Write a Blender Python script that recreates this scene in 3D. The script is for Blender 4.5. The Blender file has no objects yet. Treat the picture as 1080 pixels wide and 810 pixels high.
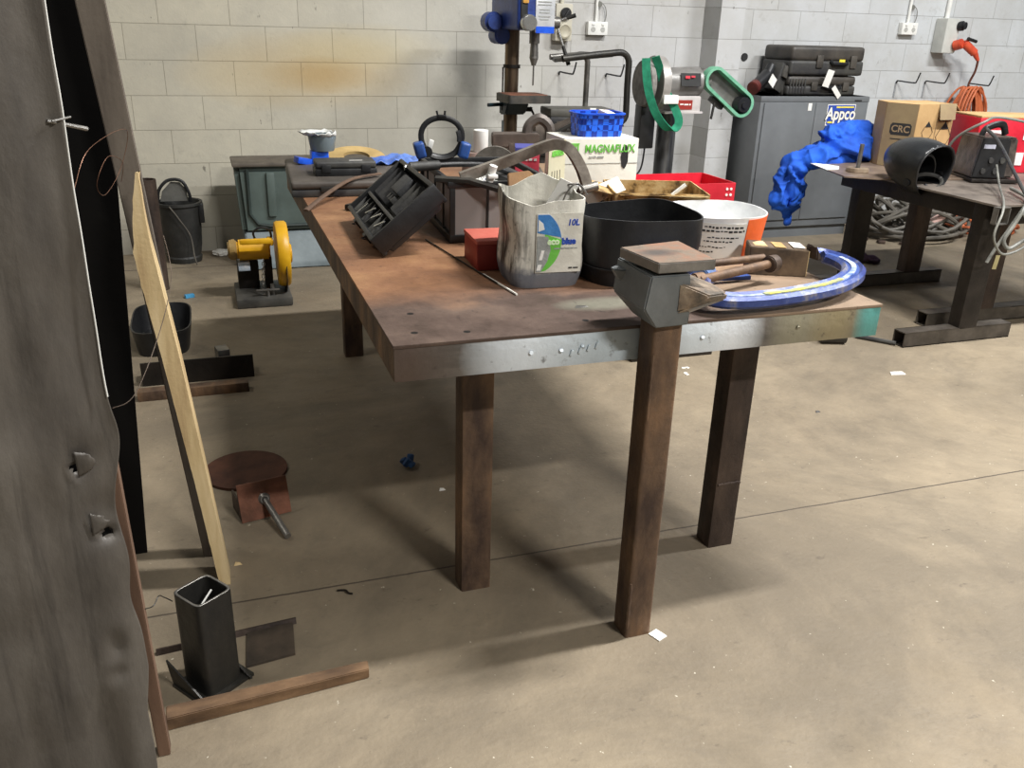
import bpy, bmesh, math, random
from mathutils import Vector, Matrix, Euler, noise
random.seed(7)
R = math.radians
col = bpy.context.scene.collection
sc = bpy.context.scene

# ---------------------------------------------------------------- camera
FPX, PITCH, ROLL, YAW, CAMH = 917.14, 0.392364, 0.030156, 0.338052, 1.411
fw = Vector((math.sin(YAW)*math.cos(PITCH), math.cos(YAW)*math.cos(PITCH), -math.sin(PITCH)))
r0 = Vector((math.cos(YAW), -math.sin(YAW), 0)); u0 = r0.cross(fw)
rt = r0*math.cos(ROLL) + u0*math.sin(ROLL); up = -r0*math.sin(ROLL) + u0*math.cos(ROLL)
cd = bpy.data.cameras.new('camera'); cam = bpy.data.objects.new('camera', cd); col.objects.link(cam)
cd.sensor_width = 36; cd.lens = FPX/1080*36; cd.clip_start = .02
m3 = Matrix((rt, up, -fw)).transposed(); cam.matrix_world = Matrix.Translation((0, 0, CAMH)) @ m3.to_4x4()
sc.camera = cam

# ---------------------------------------------------------------- light
sc.view_settings.view_transform = 'Standard'; sc.view_settings.look = 'None'
sc.view_settings.gamma = 1; sc.view_settings.use_curve_mapping = False
sc.view_settings.exposure = 0.06
w = bpy.data.worlds.new('world'); sc.world = w; w.use_nodes = True
w.node_tree.nodes['Background'].inputs[0].default_value = (.93, .97, 1, 1)
w.node_tree.nodes['Background'].inputs[1].default_value = .10
def strip(name, loc, sx, sy, power, c=(1, .97, .92), rz=0):
    l = bpy.data.lights.new(name, 'AREA'); l.shape = 'RECTANGLE'; l.size = sx; l.size_y = sy
    l.energy = power; l.color = c
    o = bpy.data.objects.new(name, l); col.objects.link(o); o.location = loc; o.rotation_euler = (0, 0, rz)
strip('strip_light_front', (2.65, -3.4, 5.0), 1.3, .22, 470)
strip('strip_light_middle', (2.75, 1.62, 5.0), 1.3, .22, 360, (1, .98, .95))
strip('strip_light_right', (5.6, 1.62, 5.0), 1.4, .22, 330, (.97, .985, 1))
strip('fill_light_left', (-2.4, 3.2, 5.0), 1.3, .3, 40, (1, .95, .85))  # added weak fill from the left, no fixture known there

# ---------------------------------------------------------------- material helpers
def srgb(h):
    v = [int(h[i:i+2], 16)/255 for i in (0, 2, 4)]
    return tuple(x/12.92 if x <= .04045 else ((x+.055)/1.055)**2.4 for x in v) + (1,)
class N:
    def __init__(s, name):
        s.m = bpy.data.materials.new(name); s.m.use_nodes = True; s.t = s.m.node_tree
        s.b = s.t.nodes['Principled BSDF']; s.l = s.t.links
        s.co = s.t.nodes.new('ShaderNodeTexCoord').outputs['Object']
    def node(s, ty, **k):
        n = s.t.nodes.new(ty)
        for a, b in k.items():
            if hasattr(n, a): setattr(n, a, b)
        return n
    def noise(s, scale, detail=6, rough=.6, vec=None, stretch=None, dist=0):
        n = s.node('ShaderNodeTexNoise'); n.inputs['Scale'].default_value = scale
        n.inputs['Detail'].default_value = detail; n.inputs['Roughness'].default_value = rough
        n.inputs['Distortion'].default_value = dist
        v = vec or s.co
        if stretch:
            mp = s.node('ShaderNodeMapping'); mp.inputs['Scale'].default_value = stretch
            s.l.new(v, mp.inputs[0]); v = mp.outputs[0]
        s.l.new(v, n.inputs['Vector']); return n.outputs['Fac']
    def ramp(s, fac, stops):
        r = s.node('ShaderNodeValToRGB'); e = r.color_ramp.elements
        while len(e) < len(stops): e.new(.5)
        for i, (p, c) in enumerate(stops):
            e[i].position = p; e[i].color = srgb(c) if isinstance(c, str) else ((c, c, c, 1))
        s.l.new(fac, r.inputs[0]); return r.outputs[0]
    def mix(s, fac, a, b, mode='MIX'):
        n = s.node('ShaderNodeMixRGB'); n.blend_type = mode
        for i, v in enumerate((fac, a, b)):
            if isinstance(v, (int, float)): n.inputs[i].default_value = v if i == 0 else (v, v, v, 1)
            elif isinstance(v, str): n.inputs[i].default_value = srgb(v)
            else: s.l.new(v, n.inputs[i])
        return n.outputs[0]
    def math(s, op, a, b=0, clamp=False):
        n = s.node('ShaderNodeMath'); n.operation = op; n.use_clamp = clamp
        for i, v in enumerate((a, b)):
            if isinstance(v, (int, float)): n.inputs[i].default_value = v
            else: s.l.new(v, n.inputs[i])
        return n.outputs[0]
    def xyz(s):
        n = s.node('ShaderNodeSeparateXYZ'); s.l.new(s.co, n.inputs[0]); return n.outputs
    def spot(s, cx, cz, rx, rz, ax='XZ', soft=.6, wob=.5, ns=9):
        """soft blotch with its own ragged outline; 1 inside, 0 outside"""
        o = s.xyz(); a = o['XYZ'.index(ax[0])]; b = o['XYZ'.index(ax[1])]
        u = s.math('DIVIDE', s.math('SUBTRACT', a, cx), rx); v = s.math('DIVIDE', s.math('SUBTRACT', b, cz), rz)
        d = s.math('ADD', s.math('MULTIPLY', u, u), s.math('MULTIPLY', v, v))
        d = s.math('ADD', d, s.math('MULTIPLY', s.math('SUBTRACT', s.noise(ns, 4), .5), wob*2))
        r = s.math('DIVIDE', s.math('SUBTRACT', 1+soft*.5, d), soft*1.5, True); return r
    def out(s, color, rough=.6, metal=0, bump=0, bfac=None, spec=.5):
        if isinstance(color, str): s.b.inputs['Base Color'].default_value = srgb(color)
        else: s.l.new(color, s.b.inputs['Base Color'])
        if isinstance(rough, (int, float)): s.b.inputs['Roughness'].default_value = rough
        else: s.l.new(rough, s.b.inputs['Roughness'])
        if isinstance(metal, (int, float)): s.b.inputs['Metallic'].default_value = metal
        else: s.l.new(metal, s.b.inputs['Metallic'])
        s.b.inputs['Specular IOR Level'].default_value = spec
        if bump and bfac is not None:
            n = s.node('ShaderNodeBump'); n.inputs['Strength'].default_value = bump; n.inputs['Distance'].default_value = .01
            s.l.new(bfac, n.inputs['Height']); s.l.new(n.outputs[0], s.b.inputs['Normal'])
        return s.m
def M(name, c1, c2=None, scale=10, rough=.6, metal=0, bump=.15, lo=.35, hi=.68, c3=None, stretch=None, spec=.5):
    n = N(name); f = n.noise(scale, stretch=stretch); c2 = c2 or c1
    st = [(lo, c1), (hi, c2)] if not c3 else [(lo, c1), ((lo+hi)/2, c2), (hi, c3)]
    return n.out(n.ramp(f, st), rough, metal, bump, n.noise(scale*5), spec)

# --- floor
n = N('concrete_floor')
a = n.ramp(n.noise(.9, 8), [(.3, '776b59'), (.5, '8c7f6a'), (.7, '9f927c')])
b = n.ramp(n.noise(5, 10, .75), [(.3, '645a4c'), (.45, '877a66'), (.7, '998b75')])
c = n.mix(.5, a, b)
st = n.ramp(n.noise(2.3, 5, .7, dist=1.5), [(.56, 0.0), (.72, .75)]); c = n.mix(n.math('MULTIPLY', st, .45), c, '6d6355')
dk = n.ramp(n.noise(.75, 9, .72, dist=.6), [(.42, .55), (.60, 0.0)]); c = n.mix(dk, c, '5b5347')
sp = n.ramp(n.noise(55, 3, .6), [(.705, 0.0), (.74, .8)]); c = n.mix(sp, c, 'cdc6b4')
sp2 = n.ramp(n.noise(13, 6, .7, stretch=(1, 1.7, 1)), [(.62, 0.0), (.72, .55)]); c = n.mix(sp2, c, '4a4138')
o = n.xyz()
def fl_line(axis, pos, wd, wob=.012):
    v = n.math('ADD', o[axis], n.math('MULTIPLY', n.math('SUBTRACT', n.noise(3, 6, .8), .5), wob))
    return n.math('LESS_THAN', n.math('ABSOLUTE', n.math('SUBTRACT', v, pos)), wd)
c = n.mix(fl_line(1, 1.992, .0032), c, '4d443a')
c = n.mix(fl_line(1, 5.46, .006), c, '4a4138')
c = n.mix(n.math('MULTIPLY', fl_line(0, 2.06, .03, .25), .14), c, '5d5448')
floor_m = n.out(c, n.ramp(n.noise(6, 6), [(.3, .55), (.7, .82)]), 0, .25, n.noise(60, 5))

# --- block wall
n = N('painted_block_wall')
o = n.xyz(); cv = n.node('ShaderNodeCombineXYZ')
n.l.new(n.math('SUBTRACT', o[0], .008-8), cv.inputs[0]); n.l.new(n.math('SUBTRACT', o[2], .955-4), cv.inputs[1])
br = n.node('ShaderNodeTexBrick'); br.offset = .5; n.l.new(cv.outputs[0], br.inputs['Vector'])
br.inputs['Scale'].default_value = 1; br.inputs['Brick Width'].default_value = .4; br.inputs['Row Height'].default_value = .2
br.inputs['Mortar Size'].default_value = .0025; br.inputs['Mortar Smooth'].default_value = .4
br.inputs['Color1'].default_value = (1, 1, 1, 1); br.inputs['Color2'].default_value = (.93, .93, .93, 1); br.inputs['Mortar'].default_value = (.60, .59, .57, 1)
side = n.ramp(n.math('DIVIDE', n.math('ADD', o[0], n.math('MULTIPLY', n.noise(1.5), .8)), 6), [(.12, 'cbc5b2'), (.33, 'c6c4ba'), (.5, 'bfbfbf'), (1, 'c6cacd')])
c = n.mix(n.ramp(n.noise(2.2, 8, .7), [(.35, .45), (.65, 0.0)]), side, 'a3a096')
c = n.mix(n.ramp(n.noise(9, 8, .75), [(.58, 0.0), (.75, .5)]), c, '8b877d')
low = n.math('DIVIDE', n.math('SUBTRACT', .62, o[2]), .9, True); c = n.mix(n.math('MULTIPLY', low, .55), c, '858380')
y1 = n.spot(.62, 1.10, .62, .20, soft=1.2, wob=.5, ns=2.5); c = n.mix(n.math('MULTIPLY', y1, .55), c, 'c0a468')
y2 = n.spot(.72, 1.08, .30, .10, soft=1.0, wob=.6, ns=4); c = n.mix(n.math('MULTIPLY', y2, .5), c, 'b08c4c')
y3 = n.spot(1.0, 1.25, .45, .12, soft=1.0, wob=.6, ns=4); c = n.mix(n.math('MULTIPLY', y3, .35), c, 'd2c08c')
c = n.mix(n.ramp(n.noise(16, 4, .6, stretch=(1.4, 1, .7)), [(.69, 0.0), (.74, .7)]), c, '57534b')
c = n.mix(1, c, br.outputs['Color'], 'MULTIPLY')
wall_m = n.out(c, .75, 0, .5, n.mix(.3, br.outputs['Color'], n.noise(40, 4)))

# --- bench materials (world coordinates kept inside the parts)
n = N('rusty_steel_top')
o = n.xyz()
c = n.ramp(n.noise(4, 9, .7), [(.3, '42362f'), (.5, '584840'), (.7, '6e5c50')])
orange = n.ramp(n.noise(3.5, 8, .7), [(.3, '6e4e3a'), (.5, '8c6549'), (.7, 'a57d59')])
om = n.math('ADD', n.math('MULTIPLY', n.math('SUBTRACT', o[1], .245), 7), n.math('MULTIPLY', n.math('SUBTRACT', n.noise(4, 4), .5), 2.2), True)
c = n.mix(om, c, orange)
right = n.math('MULTIPLY', n.math('SUBTRACT', o[0], .72), 5, True)
c = n.mix(n.math('MULTIPLY', right, .6), c, 'a08a72')
g1 = n.spot(.55, .17, .12, .05, 'XY', .9, .6, 10); c = n.mix(n.math('MULTIPLY', g1, .7), c, '8d8c7c')
c = n.mix(n.ramp(n.noise(30, 5, .7), [(.60, 0.0), (.72, .8)]), c, '3a2f2a')
for hx, hy in ((.06, .07), (.17, .05), (1.1, .07), (.45, .06), (.08, .2)):
    c = n.mix(n.spot(hx, hy, .008, .008, 'XY', .15, 0), c, '15110e')
top_m = n.out(c, n.ramp(n.noise(8), [(.3, .45), (.7, .75)]), .25, .2, n.noise(50))

n = N('overspray_sheen_rail')
c = n.ramp(n.noise(6, 8, .7, stretch=(1, 1, 4)), [(.3, '4b4743'), (.5, '5f5b56'), (.7, '746d66')])
c = n.mix(n.spot(.0, .76, .12, .2, soft=1.2), c, '54453d')
for cx, rx, hx, k in ((.30, .13, 'e3ebf2', .97), (.50, .17, 'c3d0d8', .85), (.78, .09, 'eef4fa', .98), (.70, .08, 'd5dfe6', .9), (.98, .07, '9a957c', .7), (1.09, .07, '9d8f68', .7), (1.195, .045, '55a39d', .95)):  # whitish patches: specular sheen painted into the colour; khaki and teal: overspray
    c = n.mix(n.math('MULTIPLY', n.spot(cx, .76, rx, .11, soft=1.1, wob=.35, ns=7), k), c, hx)
c = n.mix(n.ramp(n.noise(25, 5, .7), [(.60, 0.0), (.70, .7)]), c, '3d332d')
rail_m = n.out(c, .38, .05, .2, n.noise(40))

rust = M('rusty_brown_steel', '3f3029', '65503f', 11, .6, .25, .3, c3='8a6b50', stretch=(1, 1, .35))
rust_dark = M('dark_rusty_steel', '2a211d', '453830', 9, .6, .3, .3, c3='5c4d42', stretch=(1, 1, .35))
rust_or = M('orange_rust_plate', '5b3a2a', '855540', 14, .75, .1, .3)
steel_dk = M('dark_mill_steel', '2b2b2b', '46443f', 8, .45, .6, .2, stretch=(1, 1, .4))
steel_bk = M('black_desk_steel', '191512', '2e2823', 8, .5, .3, .2)
steel_gr = M('grey_steel', '6c6a66', '94918c', 12, .4, .7, .1)
steel_br = M('bright_steel', 'b9b9b6', 'd8d8d5', 12, .25, .9, .05)
black_pl = M('black_plastic', '141517', '232426', 12, .42, 0, .1)
black_pl2 = M('dusty_black_plastic', '26262a', '45443f', 7, .55, 0, .2)
shade_black = M('deep_shadow_black', '070605', '0e0c0a', 3, .9, 0, .1, spec=.15)  # near-black imitating deep shadow, in the gap and behind the holes
white_pl = M('white_plastic', 'd9d9d4', 'eeeeea', 5, .35, 0, .03)
white_paper = M('white_paper', 'dfddd6', 'efeeea', 5, .7, 0, .05)
beige_pl = M('beige_plastic', 'b7b2a2', 'cbc7b8', 5, .5)
blue_pl = M('blue_plastic', '0f3fb0', '1f5fe0', 12, .35)
blue_dk = M('dark_blue_plastic', '1c3a74', '2b559c', 14, .45)
blue_cloth = M('royal_blue_cloth', '0b3f9c', '1a5fd6', 6, .85, 0, .3)
red_m = M('red_painted_steel', '8b2a22', 'a63a2c', 9, .5)
red_br = M('bright_red_plastic', 'b3172b', 'd62a3c', 6, .4)
red_pale = M('faded_red_top', 'b4574a', 'c46c5c', 10, .6)
card = M('cardboard', 'ae8c5e', 'c2a070', 6, .85)
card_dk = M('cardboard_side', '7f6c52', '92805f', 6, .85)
card_white = M('white_cardboard', 'd5d3c8', 'e6e4da', 5, .8)
card_st = M('oil_stained_cardboard', '5b4526', 'a88a58', 16, .85, lo=.38, hi=.56, c3='bfa678')
green_prt = M('green_print', '5fb53c', '79c951', 8, .7)
grey_prt = M('grey_print', '8d8f8c', 'a5a7a4', 20, .7)
black_prt = M('black_print', '1b1b1b', '2a2a2a', 8, .7)
blue_prt = M('blue_print', '1f3f9a', '2b52b4', 8, .6)
yellow = M('yellow_paint', 'd29b12', 'e8b424', 9, .4, 0, .05)
yellow_pr = M('yellow_print', 'e6d23a', 'f0de4a', 9, .6)
orange_pl = M('orange_plastic', 'e3571c', 'f06a2a', 8, .45)
orange_cb = M('orange_cable', 'a5532f', 'c46a3f', 10, .55)
grey_cb = M('grey_rubber_hose', '45413b', '6a655c', 6, .6)
grey_cb2 = M('pale_grey_cable', '62625d', '85857e', 6, .5)
timber = M('raw_timber', 'ab9068', 'c9b184', 22, .85, 0, .08, c3='d8c298', stretch=(1, 1, .12))
timber_br = M('brown_timber_batten', '5c4536', '7a5f4c', 20, .8, 0, .1, stretch=(1, 1, .15))
timber_dk = M('weathered_board', '4a423a', '655c52', 14, .85, 0, .06, c3='746b60', stretch=(1, 1, .15))
anvil_m = M('grey_painted_steel', '5f6466', '787c7e', 9, .5, .2, .15)
locker_m = M('grey_locker_paint', '64676a', '74787b', 3, .5, .1, .05)
bin_m = M('green_grey_plastic', '48534f', '586662', 4, .5, 0, .1)
bin_l = M('pale_blue_grey_plastic', '677276', '848f93', 5, .45, 0, .1)
drill_bl = M('blue_machine_paint', '1d2f6b', '2a4690', 12, .4)
drill_br = M('brown_steel_column', '54473b', '8d7a66', 6, .3, .75, .05, stretch=(3, 3, .5))
grn_belt = M('green_abrasive_belt', '1a7a5c', '2c9874', 30, .8)
grn_belt2 = M('pale_green_abrasive_belt', '5f9f80', '7bb598', 30, .8)
mach_gr = M('grey_machine_paint', '6e6c68', '8a8885', 10, .4, .3)
purple_cl = M('dusty_purple_rag', '3c2b3a', '5a4357', 12, .9)
tan_m = M('tan_board', '9b8252', 'b89d68', 10, .8)
blue_ol = M('chipped_blue_paint', '2a3f7c', '3f5aa0', 18, .4, .1, .1)

# anvil top plate
n = N('scorched_anvil_plate')
c = n.ramp(n.noise(13, 8, .7), [(.3, '5f5852'), (.46, '877768'), (.62, '9a705a'), (.8, 'a8826a')])
c = n.mix(n.spot(-.02, .02, .045, .03, 'XY', 1, .5, 20), c, '5a534e'); plate_m = n.out(c, .5, .3, .15, n.noise(60))

# jug plastic
n = N('grimy_translucent_jug')
c = n.ramp(n.noise(9, 6, .6, stretch=(1, 1, .5)), [(.3, 'cfccbf'), (.6, 'dedbd0')])
g = n.ramp(n.noise(26, 7, .7, stretch=(1, 1, .12)), [(.44, 0.0), (.60, .95)])
o = n.xyz(); lf = n.math('MULTIPLY', n.math('SUBTRACT', -.035, o[0]), 22, True)
c = n.mix(n.math('MULTIPLY', g, n.math('ADD', n.math('MULTIPLY', lf, .95), .2)), c, '37342f'); c = n.mix(n.math('MULTIPLY', n.ramp(n.noise(60, 4), [(.55, 0.0), (.7, .6)]), lf), c, '4a463f')
bt = n.math('ADD', n.math('MULTIPLY', n.math('SUBTRACT', .052, o[2]), 60), n.math('MULTIPLY', n.math('SUBTRACT', n.noise(25), .5), 3), True)
c = n.mix(n.math('MULTIPLY', bt, .88), c, '5a5f6b'); jug_m = n.out(c, .45, 0, .2, n.noise(30))

# foreground sheet
n = N('worn_grey_sheet')
c = n.ramp(n.noise(5, 8, .65, stretch=(1.6, 1.6, .35)), [(.3, '3f3b37'), (.5, '55504a'), (.72, '6b665f')])
c = n.mix(n.ramp(n.noise(12, 6, .7, stretch=(2, 2, .16), dist=.5), [(.52, 0.0), (.72, .7)]), c, '2c2926')
c = n.mix(n.ramp(n.noise(8, 6, .7, stretch=(2, 2, .3)), [(.66, 0.0), (.76, .45)]), c, '8e887d')
sheet_m = n.out(c, n.ramp(n.noise(9), [(.3, .38), (.7, .6)]), .15, .25, n.noise(18, 6, stretch=(1, 1, .5)))

n = N('paint_bucket_shell')
bucket_m = n.out(n.ramp(n.noise(30, 5), [(.3, 'd9dbdc'), (.6, 'ebecec')]), .4, 0, .05, n.noise(30))

# ---------------------------------------------------------------- mesh helpers
class B:
    def __init__(s): s.bm = bmesh.new()
    def _add(s, bm2, mat=None):
        me = bpy.data.meshes.new('tmp'); bm2.to_mesh(me); bm2.free()
        if mat is not None: me.transform(mat)
        s.bm.from_mesh(me); bpy.data.meshes.remove(me); return s
    def box(s, c, d, rot=(0, 0, 0), bev=.0, seg=2, taper=None, vert_only=False):
        b = bmesh.new(); bmesh.ops.create_cube(b, size=1)
        for v in b.verts:
            k = 1
            if taper and v.co.z < 0: k = taper
            v.co = Vector((v.co.x*d[0]*k, v.co.y*d[1]*k, v.co.z*d[2]))
        if bev:
            ed = [e for e in b.edges if abs((e.verts[0].co-e.verts[1].co).normalized().z) > .7] if vert_only else b.edges[:]
            bmesh.ops.bevel(b, geom=ed, offset=bev, segments=seg, affect='EDGES', profile=.6)
        return s._add(b, Matrix.Translation(c) @ Euler(rot).to_matrix().to_4x4())
    def cyl(s, p0, p1, r, r2=None, seg=20, caps=True, bev=0):
        p0, p1 = Vector(p0), Vector(p1); d = p1-p0; b = bmesh.new()
        bmesh.ops.create_cone(b, cap_ends=caps, segments=seg, radius1=r, radius2=r if r2 is None else r2, depth=d.length)
        if bev: bmesh.ops.bevel(b, geom=[e for e in b.edges if abs((e.verts[0].co-e.verts[1].co).z) < 1e-6], offset=bev, segments=2, affect='EDGES')
        q = Vector((0, 0, 1)).rotation_difference(d.normalized()).to_matrix().to_4x4()
        return s._add(b, Matrix.Translation((p0+p1)/2) @ q)
    def tube(s, pts, r, seg=8, closed=False, flat=1.0, up=None):
        pts = [Vector(p) for p in pts]; nn = len(pts); rings = []; b = s.bm; prev = None
        for i, p in enumerate(pts):
            a = pts[(i-1) % nn] if (closed or i) else p; c = pts[(i+1) % nn] if (closed or i < nn-1) else p
            t = (c-a).normalized()
            if up is not None: u = t.cross(Vector(up)).normalized(); v = u.cross(t).normalized()
            else:
                if prev is None: prev = t.orthogonal().normalized()
                u = (prev - t*prev.dot(t)); u = u.normalized() if u.length > 1e-6 else t.orthogonal().normalized(); prev = u; v = t.cross(u)
            rr = r[i] if isinstance(r, (list, tuple)) else r
            rings.append([b.verts.new(p + (u*math.cos(2*math.pi*k/seg+math.pi/seg)*rr + v*math.sin(2*math.pi*k/seg+math.pi/seg)*rr*flat)) for k in range(seg)])
        for i in range(nn if closed else nn-1):
            A, C2 = rings[i], rings[(i+1) % nn]
            for k in range(seg): b.faces.new((A[k], A[(k+1) % seg], C2[(k+1) % seg], C2[k]))
        if not closed: b.faces.new(rings[0][::-1]); b.faces.new(rings[-1])
        return s
    def prism(s, poly, h, mat=None, bev=0, taper=0):
        """poly in XY, extruded along +Z by h"""
        b = bmesh.new(); vs = [b.verts.new((x, y, 0)) for x, y in poly]; f = b.faces.new(vs)
        r = bmesh.ops.extrude_face_region(b, geom=[f])
        for v in [g for g in r['geom'] if isinstance(g, bmesh.types.BMVert)]: v.co.z += h
        bmesh.ops.recalc_face_normals(b, faces=b.faces)
        if bev: bmesh.ops.bevel(b, geom=b.edges[:], offset=bev, segments=2, affect='EDGES')
        return s._add(b, mat)
    def hull(s, pts, bev=0):
        b = bmesh.new()
        for p in pts: b.verts.new(p)
        bmesh.ops.convex_hull(b, input=b.verts)
        bmesh.ops.dissolve_limit(b, angle_limit=.02, verts=b.verts, edges=b.edges)
        if bev: bmesh.ops.bevel(b, geom=b.edges[:], offset=bev, segments=2, affect='EDGES')
        return s._add(b)
    def lathe(s, prof, c=(0, 0, 0), seg=32, mat=None):
        b = bmesh.new(); rings = []
        for r, z in prof:
            rings.append([b.verts.new((r*math.cos(2*math.pi*k/seg), r*math.sin(2*math.pi*k/seg), z)) for k in range(seg)] if r > 1e-5 else [b.verts.new((0, 0, z))])
        for A, C2 in zip(rings, rings[1:]):
            for k in range(seg):
                j = (k+1) % seg
                if len(A) == 1 and len(C2) == 1: continue
                if len(A) == 1: b.faces.new((A[0], C2[j], C2[k]))
                elif len(C2) == 1: b.faces.new((A[k], A[j], C2[0]))
                else: b.faces.new((A[k], A[j], C2[j], C2[k]))
        bmesh.ops.recalc_face_normals(b, faces=b.faces)
        return s._add(b, Matrix.Translation(c) @ (mat or Matrix()))
    def shell(s, outline_fn, h, t, levels=10, seg=48, bottom=True):
        """open vessel: outline_fn(k, z01, inset) -> (x,y); wall thickness t; top height may vary"""
        b = bmesh.new(); rings = []
        seq = [(l/levels, 0) for l in range(levels+1)] + [(l/levels, t) for l in range(levels, -1, -1)]
        for z, ins in seq:
            rg = []
            for k in range(seg):
                x, y, zz = outline_fn(k/seg, z, ins); rg.append(b.verts.new((x, y, zz if ins == 0 or zz > t else t)))
            rings.append(rg)
        for A, C2 in zip(rings, rings[1:]):
            for k in range(seg): b.faces.new((A[k], A[(k+1) % seg], C2[(k+1) % seg], C2[k]))
        if bottom: b.faces.new(rings[0][::-1]); b.faces.new(rings[-1])
        bmesh.ops.recalc_face_normals(b, faces=b.faces); return s._add(b)
    def obj(s, name, mat, parent=None, smooth=True, angle=40):
        bmesh.ops.remove_doubles(s.bm, verts=s.bm.verts, dist=1e-6)
        me = bpy.data.meshes.new(name); s.bm.to_mesh(me); s.bm.free()
        return link(name, me, mat, parent, smooth, angle)
def link(name, me, mat, parent=None, smooth=True, angle=40):
    ob = bpy.data.objects.new(name, me); col.objects.link(ob); me.materials.append(mat)
    if smooth:
        for p in me.polygons: p.use_smooth = True
        try: me.set_sharp_from_angle(angle=R(angle))
        except Exception: pass
    if parent is not None:
        ob.parent = parent; root = parent
        inv = Matrix()
        w = world_of(parent)
        if root_world(parent): me.transform(w.inverted())
    else:
        xs = [v.co for v in me.vertices]
        c = Vector(((min(v.x for v in xs)+max(v.x for v in xs))/2, (min(v.y for v in xs)+max(v.y for v in xs))/2, min(v.z for v in xs)))
        me.transform(Matrix.Translation(-c)); ob.location = c
    return ob
def world_of(o):
    m = Matrix.LocRotScale(o.location, o.rotation_euler, o.scale)
    return (world_of(o.parent) @ m) if o.parent else m
def root_world(o):
    while o.parent: o = o.parent
    return bool(WORLD.get(o.name))
WORLD = {}
def thing(name, label, cat, loc=(0, 0, 0), rz=0, group=None, world=False, rot=None):
    o = bpy.data.objects.new(name, None); col.objects.link(o); o.location = loc
    o.rotation_euler = rot or (0, 0, rz); o['label'] = label; o['category'] = cat
    o.empty_display_size = .05
    if group: o['group'] = group
    if world: WORLD[o.name] = True
    return o
def tag(o, label, cat, group=None, kind=None):
    o['label'] = label; o['category'] = cat
    if group: o['group'] = group
    if kind: o['kind'] = kind
    return o
def struct(o): o['kind'] = 'structure'; return o
def text(name, s, size, mat, parent, loc, rot=(R(90), 0, 0), bold=0, sx=1, align='CENTER', ext=.0006, label=None, shear=0):
    cu = bpy.data.curves.new(name, 'FONT'); cu.body = s; cu.size = size; cu.extrude = ext; cu.offset = bold; cu.align_x = align; cu.align_y = 'CENTER'; cu.shear = shear
    t = bpy.data.objects.new('t', cu); col.objects.link(t)
    me = bpy.data.meshes.new_from_object(t.evaluated_get(bpy.context.evaluated_depsgraph_get())); bpy.data.objects.remove(t)
    me.transform(Matrix.Translation(loc) @ Euler(rot).to_matrix().to_4x4() @ Matrix.Diagonal((sx, 1, 1, 1)))
    me.materials.clear(); o = link(name, me, mat, parent, False)
    if label: o['label'] = label
    return o
def scribble(w_, h, m, parent, loc, rot=(R(90), 0, 0), seed=1):
    rg = random.Random(seed); b = B(); x_ = -w_/2
    while x_ < w_/2:
        ww = min(rg.uniform(1.2, 3.6)*h, w_/2-x_+h*.3); hh = h*rg.uniform(.55, .9)
        b.box((x_+ww/2, rg.uniform(-.1, .1)*h, .0003), (ww, hh, .0006)); x_ += ww+h*rg.uniform(.35, .6)
    b.bm.transform(Matrix.Translation(loc) @ Euler(rot).to_matrix().to_4x4()); return b.obj('printed_text_line', m, parent, False)
def arc(c, r, a0, a1, n=10, ax='XY'):
    out = []
    for i in range(n+1):
        a = R(a0+(a1-a0)*i/n); u, v = r*math.cos(a), r*math.sin(a)
        out.append({'XY': (c[0]+u, c[1]+v, c[2]), 'XZ': (c[0]+u, c[1], c[2]+v), 'YZ': (c[0], c[1]+u, c[2]+v)}[ax])
    return out
def smoothpath(pts, n=8):
    pts = [Vector(p) for p in pts]; out = []
    for i in range(len(pts)-1):
        p0, p1, p2, p3 = pts[max(i-1, 0)], pts[i], pts[i+1], pts[min(i+2, len(pts)-1)]
        for k in range(n):
            t = k/n; out.append(.5*((2*p1)+(-p0+p2)*t+(2*p0-5*p1+4*p2-p3)*t*t+(-p0+3*p1-3*p2+p3)*t**3))
    out.append(pts[-1]); return out
def rrect(w, d, r, u, p=4.5):
    """superellipse point"""
    a = 2*math.pi*u; c, s_ = math.cos(a), math.sin(a)
    return (math.copysign(abs(c)**(2/p), c)*w/2, math.copysign(abs(s_)**(2/p), s_)*d/2)

def dup(root, loc=None, rot=None, label=None, parent=None):
    c = root.copy(); col.objects.link(c)
    if parent is not None: c.parent = parent
    for ch in list(root.children): dup(ch, parent=c)
    if loc is not None: c.location = loc
    if rot is not None: c.rotation_euler = rot
    if label: c['label'] = label
    return c

# ================================================================ setting
def slab(name, x0, x1, y0, y1, z0, z1, m):
    b = B(); b.box(((x0+x1)/2, (y0+y1)/2, (z0+z1)/2), (x1-x0, y1-y0, z1-z0))
    me = bpy.data.meshes.new(name); b.bm.to_mesh(me); b.bm.free(); me.materials.append(m)
    o = bpy.data.objects.new(name, me); col.objects.link(o); return struct(o)
slab('floor', -6, 11, -6, 6.06, -.1, 0, floor_m)
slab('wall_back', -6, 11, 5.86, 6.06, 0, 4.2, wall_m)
slab('trim_1', 3.41, 3.60, 5.64, 5.86, 0, 4.2, wall_m)

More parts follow.
